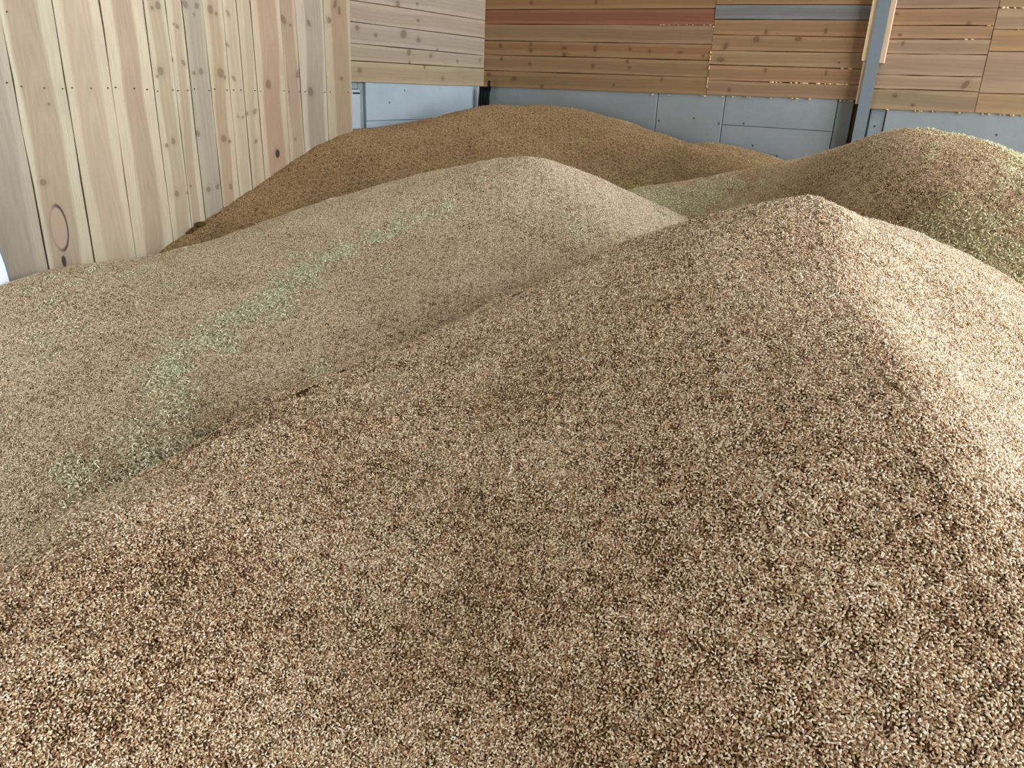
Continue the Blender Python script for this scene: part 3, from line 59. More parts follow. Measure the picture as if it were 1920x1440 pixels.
GCOL = {  # kernel tints dark..pale, packed base, drift amount, dustiness
    'H1': (((94, 64, 36), (166, 130, 92), (210, 185, 150), (238, 226, 204)), (118, 90, 60), .5, .1),
    'H2': (((98, 72, 44), (164, 136, 102), (206, 184, 152), (232, 218, 194)), (122, 96, 68), .35, .1),
    'H3': (((82, 60, 34), (132, 104, 66), (162, 132, 92), (190, 164, 122)), (92, 70, 42), .35, .0),
    'H4': (((100, 74, 46), (174, 140, 102), (216, 188, 150), (238, 220, 188)), (120, 96, 66), .5, .05),
    'H5': (((84, 62, 36), (136, 108, 70), (164, 134, 96), (192, 166, 124)), (92, 70, 42), .35, .0)}
SPARSE = {'H1': .012, 'H2': .02, 'H3': .006, 'H4': .02, 'H5': .01}
CHC = {'H1': ((170, 150, 116), (242, 230, 204)), 'H2': ((140, 138, 102), (244, 240, 208)), 'H3': ((160, 140, 90), (196, 178, 126)), 'H4': ((160, 156, 106), (250, 246, 206)), 'H5': ((160, 140, 90), (196, 178, 126))}
FOAM = (
    (((-1.62, 2.252), (-1.05, 2.262)), 16, .005), (((-1.05, 2.262), (-.90, 2.262)), 12, .005), (((-.90, 2.2615), (-.755, 2.2617)), 45, .006),
    (((-1.7322, 2.74), (-1.7289, 2.545)), 14, .003), (((-1.7289, 2.545), (-1.725, 2.30)), 60, .0042), (((-1.3, 2.3562), (-.80, 2.3592)), 60, .0065),
    (((-.86, 2.4535), (-.79, 2.4534)), 70, .006), (((-2.15, 2.7036), (-1.735, 2.7036)), 45, .0026), (((-.55, 2.2205), (.19, 2.224)), 22, .004),
    (((-.12, 2.7075), (-.068, 2.7075)), 70, .0045), (((-.21, 2.6325), (-.12, 2.633)), 50, .004), (((-.05, 2.8025), (.20, 2.796)), 50, .006), (((-.05, 2.687), (.18, 2.687)), 10, .003),
    (((-2.3, 2.238), (-1.62, 2.252)), 6, .004))
# ---------------------------------------------------------------- helpers
def lin(c):
    return tuple(((x / 255) / 12.92 if x / 255 <= .04045 else ((x / 255 + .055) / 1.055) ** 2.4) for x in c)
def tag(o, label=None, cat=None, group=None, kind=None):
    for k, v in (('label', label), ('category', cat), ('group', group), ('kind', kind)):
        if v: o[k] = v
    return o
def mesh_obj(name, verts, faces, mat=None, parent=None, mw=None, smooth=False):
    me = bpy.data.meshes.new(name); me.from_pydata([tuple(map(float, v)) for v in verts], [], faces); me.update()
    if mat: me.materials.append(mat)
    if smooth: me.polygons.foreach_set('use_smooth', [True] * len(me.polygons))
    o = bpy.data.objects.new(name, me); C.objects.link(o)
    if mw is not None: o.matrix_world = mw
    if parent: o.parent = parent; o.matrix_parent_inverse = parent.matrix_world.inverted()
    return o
def frame(ax, nrm, s, d, z):
    """local frame on a wall: X along the wall, Y up, Z out of the wall into the room"""
    ax = Vector((ax[0], ax[1], 0)); n = Vector((nrm[0], nrm[1], 0))
    o = ax * s + n * d; out = -n
    return Matrix(((ax.x, 0, out.x, o.x), (ax.y, 0, out.y, o.y), (0, 1, 0, z), (0, 0, 0, 1)))
def box_vf(x0, x1, y0, y1, z0, z1):
    v = [(x, y, z) for z in (z0, z1) for y in (y0, y1) for x in (x0, x1)]
    f = [(0, 2, 3, 1), (4, 5, 7, 6), (0, 1, 5, 4), (2, 6, 7, 3), (0, 4, 6, 2), (1, 3, 7, 5)]
    return v, f
class NT:
    def __init__(s, name):
        s.m = bpy.data.materials.new(name); s.m.use_nodes = True; s.t = s.m.node_tree
        s.b = s.t.nodes['Principled BSDF']
    def n(s, typ, ins=None, **kw):
        nd = s.t.nodes.new(typ)
        for k, v in kw.items(): setattr(nd, k, v)
        for k, v in (ins or {}).items():
            if isinstance(v, bpy.types.NodeSocket): s.t.links.new(v, nd.inputs[k])
            else: nd.inputs[k].default_value = v
        return nd
    def math(s, op, a, b=0.0, c=0.0, clamp=False):
        return s.n('ShaderNodeMath', {0: a, 1: b, 2: c}, operation=op, use_clamp=clamp).outputs[0]
    def mix(s, f, a, b, mode='MIX'):
        nd = s.n('ShaderNodeMix', data_type='RGBA', blend_type=mode)
        for i, v in ((0, f), (6, a), (7, b)):
            if isinstance(v, bpy.types.NodeSocket): s.t.links.new(v, nd.inputs[i])
            else: nd.inputs[i].default_value = (v if i == 0 else (*v[:3], 1))
        return nd.outputs[2]
    def ramp(s, f, stops):
        nd = s.n('ShaderNodeValToRGB', {0: f}); cr = nd.color_ramp
        while len(cr.elements) < len(stops): cr.elements.new(.5)
        for e, (p, c) in zip(cr.elements, stops): e.position = p; e.color = (*c, 1) if len(c) == 3 else c
        return nd.outputs[0]
    def link(s, a, b): s.t.links.new(a, b)
    def out(s, col, rough=.8, bump=None, strength=.3, dist=.002, spec=.2):
        if isinstance(col, bpy.types.NodeSocket): s.link(col, s.b.inputs['Base Color'])
        else: s.b.inputs['Base Color'].default_value = (*col[:3], 1)
        if isinstance(rough, bpy.types.NodeSocket): s.link(rough, s.b.inputs['Roughness'])
        else: s.b.inputs['Roughness'].default_value = rough
        s.b.inputs['Specular IOR Level'].default_value = spec
        if bump is not None:
            s.link(s.n('ShaderNodeBump', {'Height': bump, 'Strength': strength, 'Distance': dist}).outputs[0], s.b.inputs['Normal'])
        return s.m

# ---------------------------------------------------------------- materials
def scale_c(c, k): return tuple(min(1, x * k) for x in c)
def pine(name, sap, heart, hc, hw, width, vertical, knots, gain, seed, cool=(1, 1, 1)):
    """sawn pine: pale sapwood, darker heartwood band, growth-ring figure, knots at their own places (board coordinates)"""
    t = NT(name); sap, heart = (tuple(min(1, x * gain * k) for x, k in zip(lin(c), cool)) for c in (sap, heart))
    oc = t.n('ShaderNodeTexCoord').outputs['Object']
    sp = t.n('ShaderNodeSeparateXYZ', {0: oc})
    X, Y = (sp.outputs[0], sp.outputs[1]) if vertical else (sp.outputs[1], sp.outputs[0])   # across, along
    cb = t.n('ShaderNodeCombineXYZ', {0: X, 1: Y, 2: float(seed)}).outputs[0]
    n1 = t.n('ShaderNodeTexNoise', {'Vector': t.n('ShaderNodeMapping', {'Vector': cb, 'Scale': (1.5, .9, 1)}).outputs[0], 'Scale': 1.0, 'Detail': 2.0})
    wob = t.math('MULTIPLY', t.math('SUBTRACT', n1.outputs[0], .5), .10 if vertical else .05)
    xa = t.math('ADD', X, wob)
    # growth rings: bands across the board, bent into long cathedral arches by slow noise along it
    n2 = t.n('ShaderNodeTexNoise', {'Vector': t.n('ShaderNodeMapping', {'Vector': cb, 'Scale': (5, .45, 1)}).outputs[0], 'Scale': 1.0, 'Detail': 3.0, 'Distortion': .4})
    rings = t.math('SINE', t.math('ADD', t.math('MULTIPLY', xa, 260.0), t.math('MULTIPLY', n2.outputs[0], 26.0)))
    rings = t.math('MULTIPLY_ADD', rings, .5, .5)
    if vertical and width > .19:      # flat-sawn plank: nested arches along the heartwood
        qx = t.math('DIVIDE', t.math('SUBTRACT', xa, hc * width), width)
        ar = t.math('SINE', t.math('ADD', t.math('ADD', t.math('MULTIPLY', Y, 26.0), t.math('MULTIPLY', t.math('MULTIPLY', qx, qx), 170.0)), t.math('MULTIPLY', n2.outputs[0], 30.0)))
        rings = t.math('ADD', t.math('MULTIPLY', rings, .4), t.math('MULTIPLY_ADD', ar, .45, .35), clamp=True)
    fib = t.n('ShaderNodeTexNoise', {'Vector': t.n('ShaderNodeMapping', {'Vector': cb, 'Scale': (260, 7, 1)}).outputs[0], 'Scale': 1.0, 'Detail': 2.0})
    d = t.math('ABSOLUTE', t.math('SUBTRACT', xa, hc * width))
    hm = t.math('MULTIPLY', t.math('SUBTRACT', hw * width, d), 1 / (.06 * width + .004))
    hm = t.math('MULTIPLY', t.math('ADD', hm, .5, clamp=True), t.n('ShaderNodeMapRange', {0: n1.outputs[0], 1: .3, 2: .6, 3: .65, 4: 1.0}).outputs[0])
    col = t.mix(t.math('MULTIPLY', hm, .95), sap, heart)
    col = t.mix(t.math('MULTIPLY', rings, t.math('MULTIPLY_ADD', hm, .16, .05)), col, scale_c(heart, .62))
    col = t.mix(t.n('ShaderNodeMapRange', {0: fib.outputs[0], 1: .45, 2: .75, 3: 0.0, 4: .28}).outputs[0], col, scale_c(heart, .6))
    st = t.n('ShaderNodeTexNoise', {'Vector': t.n('ShaderNodeMapping', {'Vector': cb, 'Scale': (4, 1.6, 1)}).outputs[0], 'Scale': 1.3, 'Detail': 4.0})
    col = t.mix(t.n('ShaderNodeMapRange', {0: st.outputs[0], 1: .5, 2: .75, 3: 0.0, 4: .3}).outputs[0], col, scale_c((heart[0] * .9, heart[1] * .95, heart[2] * 1.05), .8))
    for (kx, ky, rx, ry, tilt, dark) in knots:
        cx, cy = t.math('SUBTRACT', sp.outputs[0], kx), t.math('SUBTRACT', sp.outputs[1], ky)
        ct, sn = math.cos(tilt), math.sin(tilt)
        ex = t.math('DIVIDE', t.math('ADD', t.math('MULTIPLY', cx, ct), t.math('MULTIPLY', cy, sn)), rx)
        ey = t.math('DIVIDE', t.math('SUBTRACT', t.math('MULTIPLY', cy, ct), t.math('MULTIPLY', cx, sn)), ry)
        q = t.math('SQRT', t.math('ADD', t.math('MULTIPLY', ex, ex), t.math('MULTIPLY', ey, ey)))
        q = t.math('ADD', q, t.math('MULTIPLY', t.math('SUBTRACT', fib.outputs[0], .5), .5))
        halo = t.n('ShaderNodeMapRange', {0: q, 1: 2.4, 2: .8, 3: 0.0, 4: .35}).outputs[0]
        col = t.mix(halo, col, scale_c(heart, .68))
        core = t.n('ShaderNodeMapRange', {0: q, 1: 1.15, 2: .8, 3: 0.0, 4: .62 if dark < 2 else .97}).outputs[0]
        kc = scale_c((heart[0] * .42, heart[1] * .36, heart[2] * .34), 1) if dark < 2 else scale_c((heart[0] * .12, heart[1] * .12, heart[2] * .15), 1)
        col = t.mix(core, col, kc)
    return t.out(col, .78, fib.outputs[0], .25, .0012)

def eye_pine(base):
    """the plank with the large healed branch scar: a pale brown lens with a dark bark line along its right edge"""
    t = NT.__new__(NT); t.m = base; t.t = base.node_tree; t.b = t.t.nodes['Principled BSDF']
    return t

def concrete(name, base, spots=(), gain=1.0):
    t = NT(name); c = scale_c(lin(base), gain)
    oc = t.n('ShaderNodeTexCoord').outputs['Object']
    a = t.n('ShaderNodeTexNoise', {'Vector': oc, 'Scale': 2.2, 'Detail': 5.0, 'Roughness': .6}).outputs[0]
    b = t.n('ShaderNodeTexNoise', {'Vector': oc, 'Scale': 60.0, 'Detail': 3.0}).outputs[0]
    col = t.mix(t.n('ShaderNodeMapRange', {0: a, 1: .35, 2: .7, 3: 0.0, 4: .55}).outputs[0], c, scale_c(c, .72))
    col = t.mix(t.n('ShaderNodeMapRange', {0: b, 1: .62, 2: .75, 3: 0.0, 4: .4}).outputs[0], col, scale_c(c, .6))
    sp = t.n('ShaderNodeSeparateXYZ', {0: oc})
    for (x, y, r) in spots:
        q = t.math('SQRT', t.math('ADD', t.math('POWER', t.math('SUBTRACT', sp.outputs[0], x), 2.0), t.math('POWER', t.math('SUBTRACT', sp.outputs[1], y), 2.0)))
        col = t.mix(t.n('ShaderNodeMapRange', {0: q, 1: r * 1.3, 2: r * .7, 3: 0.0, 4: .85}).outputs[0], col, (.015, .016, .018))
    return t.out(col, .85, b, .35, .002)
def plain(name, c, rough=.7, spec=.3, var=.15, scale=20, metal=0.0):
    t = NT(name); c = lin(c)
    nz = t.n('ShaderNodeTexNoise', {'Vector': t.n('ShaderNodeTexCoord').outputs['Object'], 'Scale': float(scale), 'Detail': 4.0}).outputs[0]
    t.b.inputs['Metallic'].default_value = metal
    return t.out(t.mix(nz, scale_c(c, 1 + var), scale_c(c, 1 - var)), rough, nz, .2, .002, spec)

M_backing = plain('dark_batten_timber', (70, 52, 38), .9)
M_floor = plain('store_floor_concrete', (120, 118, 112), .9, var=.2, scale=3)
M_roof = plain('roof_sheet_grey', (150, 152, 150), .7, var=.05, scale=2)
M_rightwall = plain('side_wall_timber', (150, 125, 95), .85, var=.2, scale=3)
M_steel = plain('galvanised_steel', (104, 113, 119), .55, .4, .10, 25, .25)
M_foam = plain('expanding_foam', (196, 170, 124), .85, .2, .15, 60)
M_black = plain('black_polythene', (7, 8, 10), .6, .25, .3, 30)
M_white = plain('white_woven_sheet', (225, 232, 238), .6, .3, .04, 40)
M_sheetshadow = plain('painted_sheet_shadow', (120, 130, 140), .6, .3, .08, 40)
M_nail = plain('rusty_nail_head', (60, 48, 40), .6, .4, .2, 200)
M_clod = plain('dark_clod', (78, 58, 30), .95, .1, .35, 120)

# ---------------------------------------------------------------- room shell
def strip_obj(name, verts, faces, mat, label): return tag(mesh_obj(name, verts, faces, mat), label, None, None, 'structure')
def uvbox(u0, u1, v0, v1, z0, z1):
    c = [uv(u, v, z) for z in (z0, z1) for v in (v0, v1) for u in (u0, u1)]
    return c, box_vf(0, 1, 0, 1, 0, 1)[1]
v, f = uvbox(-9, 4.2, -7, 6.4, -.2, 0)
floor = strip_obj('floor', v, f, M_floor, 'grey concrete floor buried under the heaps of grain')
v, f = uvbox(RU - .3, 4.2, FV, 6.3, CEIL, CEIL + .1)
ceiling = strip_obj('ceiling', v, f, M_roof, 'pale grey sheet roof over the grain store')
vs, fs = [], []
for (a, b, z0, z1) in ((FV, DOOR[0], 0, CEIL), (DOOR[1], 6.1, 0, CEIL), (DOOR[0], DOOR[1], DOOR[3], CEIL)):
    v, f = uvbox(RU - .2, RU, a, b, z0, z1); n = len(vs); vs += v; fs += [tuple(i + n for i in q) for q in f]
wall_right = strip_obj('wall_right', vs, fs, M_rightwall, 'timber side wall with the open gate that lets the daylight in')
vs, fs = [], []
for (a, b, z0, z1) in ((RU, 1.1, 0, CEIL), (3.3, 4.1, 0, CEIL), (1.1, 3.3, 2.6, CEIL)):
    v, f = uvbox(a, b, FV, FV + .2, z0, z1); n = len(vs); vs += v; fs += [tuple(i + n for i in q) for q in f]
wall_front = strip_obj('wall_front', vs, fs, M_rightwall, 'timber front wall with the wide open entrance behind the photographer')
# backing sheets carry the boards
I4 = Matrix.Identity(4)
v, f = uvbox(DL + .035, DL + .105, -2.6, SEDGE - .005, 0, CEIL)
wall_left = strip_obj('wall_left', v, f, M_backing, 'tall partition of upright knotty pine planks on the left')
v, f = uvbox(DR + .05, DR + .25, SEDGE - .4, CORNER_V + .3, 0, CEIL)
wall_side = strip_obj('wall_left_rear', v, f, M_backing, 'side wall of level pale boards over grey concrete, behind the plank partition')
cb = [Vector((*(s * Tv + d * NBv), z)) for z in (0, CEIL) for d in (DB + .05, DB + .25) for s in (-3.8, 5.6)]
wall_back = strip_obj('wall_back', cb, box_vf(0, 1, 0, 1, 0, 1)[1], M_backing, 'back wall of brown horizontal boards over a grey concrete base')

def board(name, d, wall, ax, nrm, dist, vertical, gain, seed, thick=.024, proud=0.0, wavy=.0015, label=None):
    P = np.array(d['p'])                        # TL, TR, BR, BL in (s, z)
    c = P.mean(0); gap = .0016
    rr = random.Random(seed * 17 + 3)
    W = (P[1][0] - P[0][0] + P[2][0] - P[3][0]) / 2 if vertical else (P[0][1] - P[3][1] + P[1][1] - P[2][1]) / 2
    kn = [(k[0] - c[0], k[1] - c[1], k[2], k[3], k[4], k[5]) for k in d['k']]
    sap, heart, hc, hw = d['c']
    mat = pine('pine_board', sap, heart, hc, hw, W, vertical, kn, gain, seed * 1.37, (.97, 1.0, 1.03) if vertical else (1, 1, 1.04))
    n = 14 if vertical else 5
    front = []
    if vertical:
        for i in range(n + 1):
            t = i / n; l = P[0] + (P[3] - P[0]) * t; r = P[1] + (P[2] - P[1]) * t
            r = r - np.array((max(0.0, l[1] - d['open'][0]) * d['open'][1], 0)) if 'open' in d else r
            front.append(((l[0] + gap + rr.uniform(-wavy, wavy), l[1]), (r[0] - gap + rr.uniform(-wavy, wavy), r[1])))
    else:
        for i in range(n + 1):
            t = i / n; a = P[0] + (P[1] - P[0]) * t; b = P[3] + (P[2] - P[3]) * t
            e = gap if i == 0 else (-gap if i == n else 0)
            front.append(((b[0] + e, b[1] + gap + rr.uniform(-wavy, wavy)), (a[0] + e, a[1] - gap + rr.uniform(-wavy, wavy))))
    ch = .0022
    vs, fs = [], []
    for (a, b) in front:                        # per station: back a, side a, front a, front b, side b, back b
        a, b = np.array(a) - c, np.array(b) - c; u = (b - a) / np.linalg.norm(b - a) * ch
        z = proud + thick * 0
        vs += [(*a, -thick), (*a, z - ch), (*(a + u), z), (*(b - u), z), (*b, z - ch), (*b, -thick)]
    m = len(front)
    for i in range(m - 1):
        for j in range(5):
            q = (i * 6 + j, i * 6 + j + 1, (i + 1) * 6 + j + 1, (i + 1) * 6 + j)
            fs.append(q if vertical else q[::-1])
    fs.append(tuple(range(6))); fs.append(tuple((m - 1) * 6 + j for j in range(5, -1, -1)))
    if not vertical: fs[-2], fs[-1] = fs[-2][::-1], fs[-1][::-1]
    o = mesh_obj(name, vs, fs, mat, wall, frame(ax, nrm, c[0], dist, c[1]))
    if label: o['label'] = label
    return o
LEFT[5]['open'] = (2.43, .045); LEFT[7]['open'] = (2.45, .010); LEFT[12]['open'] = (2.2, .006); LEFT[13]['open'] = (2.2, .004)
for i, d in enumerate(LEFT):
    lab = {5: 'wide plank with a large eye-shaped healed scar', 10: 'grey-stained plank', 14: 'plank with a reddish brown heartwood stripe', 4: 'greyish weathered plank'}.get(i - 0)
    o = board('plank', d, wall_left, Vv, NLv, DL, True, GAIN_LEFT, i + 1, .03, random.uniform(-.003, .002), .0045 if i == 4 else .002, lab)
    if abs((d['p'][0][0] + d['p'][1][0] + d['p'][2][0] + d['p'][3][0]) / 4 - EYE[0]) < .1:
        # healed branch scar, drawn in the plank's own coordinates
        P = np.array(d['p']); c = P.mean(0); t = eye_pine(o.data.materials[0])
        old = t.b.inputs['Base Color'].links[0].from_socket
        oc = t.n('ShaderNodeSeparateXYZ', {0: t.n('ShaderNodeTexCoord').outputs['Object']})
        ex = t.math('DIVIDE', t.math('SUBTRACT', oc.outputs[0], EYE[0] - c[0]), .037)
        ey = t.math('DIVIDE', t.math('SUBTRACT', oc.outputs[1], EYE[1] - c[1]), .098)
        q = t.math('SQRT', t.math('ADD', t.math('MULTIPLY', ex, ex), t.math('MULTIPLY', ey, ey)))
        inside = t.n('ShaderNodeMapRange', {0: q, 1: 1.05, 2: .9, 3: 0.0, 4: .85}).outputs[0]
        col = t.mix(inside, old, lin((162, 140, 122)))
        ring = t.n('ShaderNodeMapRange', {0: t.math('ABSOLUTE', t.math('SUBTRACT', q, 1.02)), 1: .13, 2: .04, 3: 0.0, 4: 1.0}).outputs[0]
        right = t.n('ShaderNodeMapRange', {0: ex, 1: -.6, 2: .35, 3: .25, 4: .95}).outputs[0]
        col = t.mix(t.math('MULTIPLY', ring, right), col, lin((70, 52, 48)))
        t.link(col, t.b.inputs['Base Color'])
for i, d in enumerate(REAR):
    board('board', d, wall_side, Vv, NLv, DR, False, GAIN_REAR, i + 40, .024, random.uniform(-.002, .002))
for i, d in enumerate(BACK):
    sap = d['c'][0]
    lab = 'weathered grey board' if abs(sap[0] - sap[2]) < 8 else ('dark reddish brown board' if sap[0] == 124 else None)
    board('board', d, wall_back, Tv, NBv, DB, False, GAIN_BACK, i + 70, .024, random.uniform(-.005, .004), .0018, lab)

# concrete bases, each panel its own piece with a recessed joint
def panel(wall, ax, nrm, dist, s0, s1, z0, ztl, ztr, base, spots=(), gain=1.0, label=None, g=.0018):
    c = ((s0 + s1) / 2, (z0 + max(ztl, ztr)) / 2)
    mat = concrete('cast_concrete', base, [(x - c[0], y - c[1], r) for x, y, r in spots if s0 < x < s1 and z0 < y < max(ztl, ztr)], gain)
    x0, x1 = s0 + g - c[0], s1 - g - c[0]; y0 = z0 + g - c[1]; b = .004
    yl, yr = ztl - c[1], ztr - c[1]
    vs = [(x0, y0, -.04), (x1, y0, -.04), (x1, yr, -.04), (x0, yl, -.04), (x0, y0, -b), (x1, y0, -b), (x1, yr, -b), (x0, yl, -b),
          (x0 + b, y0 + b, 0), (x1 - b, y0 + b, 0), (x1 - b, yr, 0), (x0 + b, yl, 0)]
    fs = [(8, 9, 10, 11), (4, 5, 9, 8), (5, 6, 10, 9), (6, 7, 11, 10), (7, 4, 8, 11), (0, 1, 5, 4), (1, 2, 6, 5), (2, 3, 7, 6), (3, 0, 4, 7), (3, 2, 1, 0)]
    o = mesh_obj('concrete_panel', vs, fs, mat, wall, frame(ax, nrm, c[0], dist, c[1]))
    if label: o['label'] = label
    return o
HO = [(x, y, .007) for x, y in CONC['holes']]
ZT = 2.275
S = [-3.75, -2.083, -1.590, -.848, -.735, -.60, -.5475, 2.4, 5.2]
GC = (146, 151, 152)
dB = DB + .012
panel(wall_back, Tv, NBv, dB, S[0], S[1], 0, ZT, ZT, GC, HO, GAIN_CONC)
panel(wall_back, Tv, NBv, dB, S[1], S[2], 0, ZT, ZT, GC, HO, GAIN_CONC)
panel(wall_back, Tv, NBv, dB, S[2], S[3], 2.065, ZT, ZT, GC, HO, GAIN_CONC)
panel(wall_back, Tv, NBv, dB, S[2], S[3], 0, 2.065, 2.065, GC, HO, GAIN_CONC)
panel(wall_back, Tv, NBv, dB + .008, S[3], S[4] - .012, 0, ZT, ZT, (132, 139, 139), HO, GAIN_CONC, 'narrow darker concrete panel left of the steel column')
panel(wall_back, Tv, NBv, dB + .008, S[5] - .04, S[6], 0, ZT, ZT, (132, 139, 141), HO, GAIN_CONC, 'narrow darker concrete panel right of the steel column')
panel(wall_back, Tv, NBv, dB, S[6], S[7], 0, ZT - .01, ZT - .01, GC, HO, GAIN_CONC)
panel(wall_back, Tv, NBv, dB, S[7], S[8], 0, ZT - .01, ZT - .01, GC, HO, GAIN_CONC)
dS = DR + .012
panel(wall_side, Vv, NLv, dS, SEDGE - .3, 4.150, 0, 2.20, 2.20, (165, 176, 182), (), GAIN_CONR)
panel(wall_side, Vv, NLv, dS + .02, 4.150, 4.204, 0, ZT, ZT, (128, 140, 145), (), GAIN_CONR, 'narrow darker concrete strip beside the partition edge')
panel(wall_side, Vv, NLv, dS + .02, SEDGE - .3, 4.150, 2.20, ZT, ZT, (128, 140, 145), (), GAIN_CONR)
panel(wall_side, Vv, NLv, dS, 4.204, CORNER_V - .005, 2.001, ZT, ZT, (158, 170, 178), [(4.45, 2.12, .008), (4.62, 2.2, .006)], GAIN_CONR)
panel(wall_side, Vv, NLv, dS, 4.204, CORNER_V - .005, 0, 2.001, 2.001, (158, 170, 178), (), GAIN_CONR)
v, f = box_vf(-.034, .034, -.0045, .0045, -.01, .003)
o = mesh_obj('slot', v, f, M_black, wall_side, frame(Vv, NLv, 4.110, dS, 2.1787)); o['label'] = 'short black slot in the concrete beside the partition'

# expanding foam squeezed out of board joints: one lumpy bead per seam
def foam(wall, ax, nrm, dist, pts, dens, rad, seed):
    rr = random.Random(seed); vs, fs = [], []
    pts = [np.array(p) for p in pts]
    c = sum(pts) / len(pts)
    for a, b in zip(pts[:-1], pts[1:]):
        n = max(1, int(np.linalg.norm(b - a) * dens))
        for i in range(n):
            p = a + (b - a) * rr.random() - c; r = rad * rr.uniform(.5, 1.25)
            e = (rr.uniform(1.0, 3.0), rr.uniform(.7, 1.1)); dirx = (b - a) / np.linalg.norm(b - a)
            base = len(vs)
            for k in range(6):
                an = k * math.pi / 3
                q = p + dirx * math.cos(an) * r * e[0] * rr.uniform(.8, 1.2) + np.array((-dirx[1], dirx[0])) * math.sin(an) * r * e[1] * rr.uniform(.8, 1.2)
                vs.append((*q, -.012))
            for k in range(6):
                an = k * math.pi / 3
                q = p + dirx * math.cos(an) * r * .75 * e[0] + np.array((-dirx[1], dirx[0])) * math.sin(an) * r * .75 * e[1]
                vs.append((*q, .004 + rr.uniform(0, .004)))
            vs.append((*p, .010))
            for k in range(6):
                k2 = (k + 1) % 6; fs.append((base + k, base + k2, base + 6 + k2, base + 6 + k)); fs.append((base + 6 + k, base + 6 + k2, base + 12))
    o = mesh_obj('foam_bead', vs, fs, M_foam, wall, frame(ax, nrm, c[0], dist, c[1]), True); o['kind'] = 'stuff'; o['label'] = 'yellowish expanding foam squeezed from the joint'
    return o
for i, (pts, dn, r) in enumerate(FOAM): foam(wall_back, Tv, NBv, DB, pts, dn, r, i)

# nails in the planks: one row of small heads
vs, fs = [], []
for (s, z) in NAILS:
    b = len(vs)
    p = np.array((s, z))
    for k in range(6): vs.append((s - 2.5 + .0032 * math.cos(k * 1.0472), z - 2.2 + .0032 * math.sin(k * 1.0472), .0035))
    for k in range(6): vs.append((s - 2.5 + .0036 * math.cos(k * 1.0472), z - 2.2 + .0036 * math.sin(k * 1.0472), -.004))
    fs.append(tuple(b + k for k in range(6)))
    fs += [(b + k, b + 6 + k, b + 6 + (k + 1) % 6, b + (k + 1) % 6) for k in range(6)]
o = mesh_obj('nail_heads', vs, fs, M_nail, wall_left, frame(Vv, NLv, 2.5, DL, 2.2)); o['kind'] = 'stuff'

# ---------------------------------------------------------------- steel column with its timber edge strips
DF = COL['DF']
cl, cr = -.709, -.6375; cm = (cl + cr) / 2
col = bpy.data.objects.new('steel_column', None); C.objects.link(col)
col.matrix_world = frame(Tv, NBv, cm, DF, 0)
tag(col, 'grey galvanised steel column standing against the back wall between the boards', 'column', None, 'thing')
hw = (cr - cl) / 2
def cpart(name, x0, x1, y0, y1, z0, z1, mat, lab=None, seg=1, wob=0.0, seed=0):
    rr = random.Random(seed); vs, fs = [], []
    for i in range(seg + 1):
        y = y0 + (y1 - y0) * i / seg; w = rr.uniform(-wob, wob)
        vs += [(x0 + w, y, z0), (x1 + w, y, z0), (x1 + w, y, z1), (x0 + w, y, z1)]
    for i in range(seg):
        for j in range(4): fs.append((i * 4 + j, i * 4 + (j + 1) % 4, i * 4 + 4 + (j + 1) % 4, i * 4 + 4 + j))
    fs += [(3, 2, 1, 0), tuple(seg * 4 + j for j in range(4))]
    o = mesh_obj(name, vs, fs, mat, col, frame(Tv, NBv, cm, DF, 0))
    if lab: o['label'] = lab
    return o
cpart('flange', -hw, hw, 0, CEIL, -.007, 0, M_steel)
cpart('web', -.003, .003, 0, CEIL, -.12, -.007, M_steel)
cpart('flange', -hw, hw, 0, CEIL, -.127, -.12, M_steel)
M_strip = pine('strip_pine', (188, 165, 132), (170, 142, 108), 0, .2, .05, True, (), 1.25, 201.3)
M_strip2 = pine('strip_pine', (165, 142, 118), (150, 124, 98), 0, .2, .05, True, (), 1.25, 207.1)
cpart('edge_strip', -hw - .034, -hw + .004, 2.50, 4.3, -.075, -.012, M_strip, 'upper pale timber strip along the column edge')
cpart('edge_strip', -hw - .022, -hw + .004, 2.246, 2.498, -.075, -.012, M_strip2, 'lower narrower timber strip along the column edge')
cpart('edge_strip', hw - .004, hw + .025, 2.49, 4.3, -.075, -.012, M_strip2, 'timber strip along the other column edge')

# ---------------------------------------------------------------- black polythene bunched in the wall corner
def pleated(name, w, h, z0, npl, amp, mat, mw, parent=None, seed=0, top=None, thick=.004):
    rr = random.Random(seed); nx, ny = npl * 4, 8; vs, fs = [], []
    ph = [rr.uniform(-.5, .5) for _ in range(npl + 1)]
    for side in (0, 1):
        for j in range(ny + 1):
            y = j / ny
            for i in range(nx + 1):
                x = i / nx
                zz = amp * math.sin(x * npl * 6.283 + ph[int(x * npl)] + y * .8) + amp * .4 * math.sin(x * npl * 15 + y * 5) - side * thick
                xx = (x - .5) * w * (1 + .06 * math.sin(y * 9 + seed)) + .004 * math.sin(y * 7)
                vs.append((xx, z0 + y * h + (.004 * math.sin(i * 1.7) if j == ny else 0), zz))
    N = (nx + 1) * (ny + 1)
    for j in range(ny):
        for i in range(nx):
            a = j * (nx + 1) + i; fs.append((a, a + 1, a + nx + 2, a + nx + 1)); fs.append((N + a, N + a + nx + 1, N + a + nx + 2, N + a + 1))
    for i in range(nx):
        a = i; fs.append((a, N + a, N + a + 1, a + 1)); a = ny * (nx + 1) + i; fs.append((a, a + 1, N + a + 1, N + a))
    for j in range(ny):
        a = j * (nx + 1); b = a + nx + 1; fs.append((a, b, N + b, N + a)); a += nx; b += nx; fs.append((a, N + a, N + b, b))
    return mesh_obj(name, vs, fs, mat, parent, mw, True)
b0 = np.array(BLACK3[0]); b1 = np.array(BLACK3[1]); b2 = np.array(BLACK3[2])
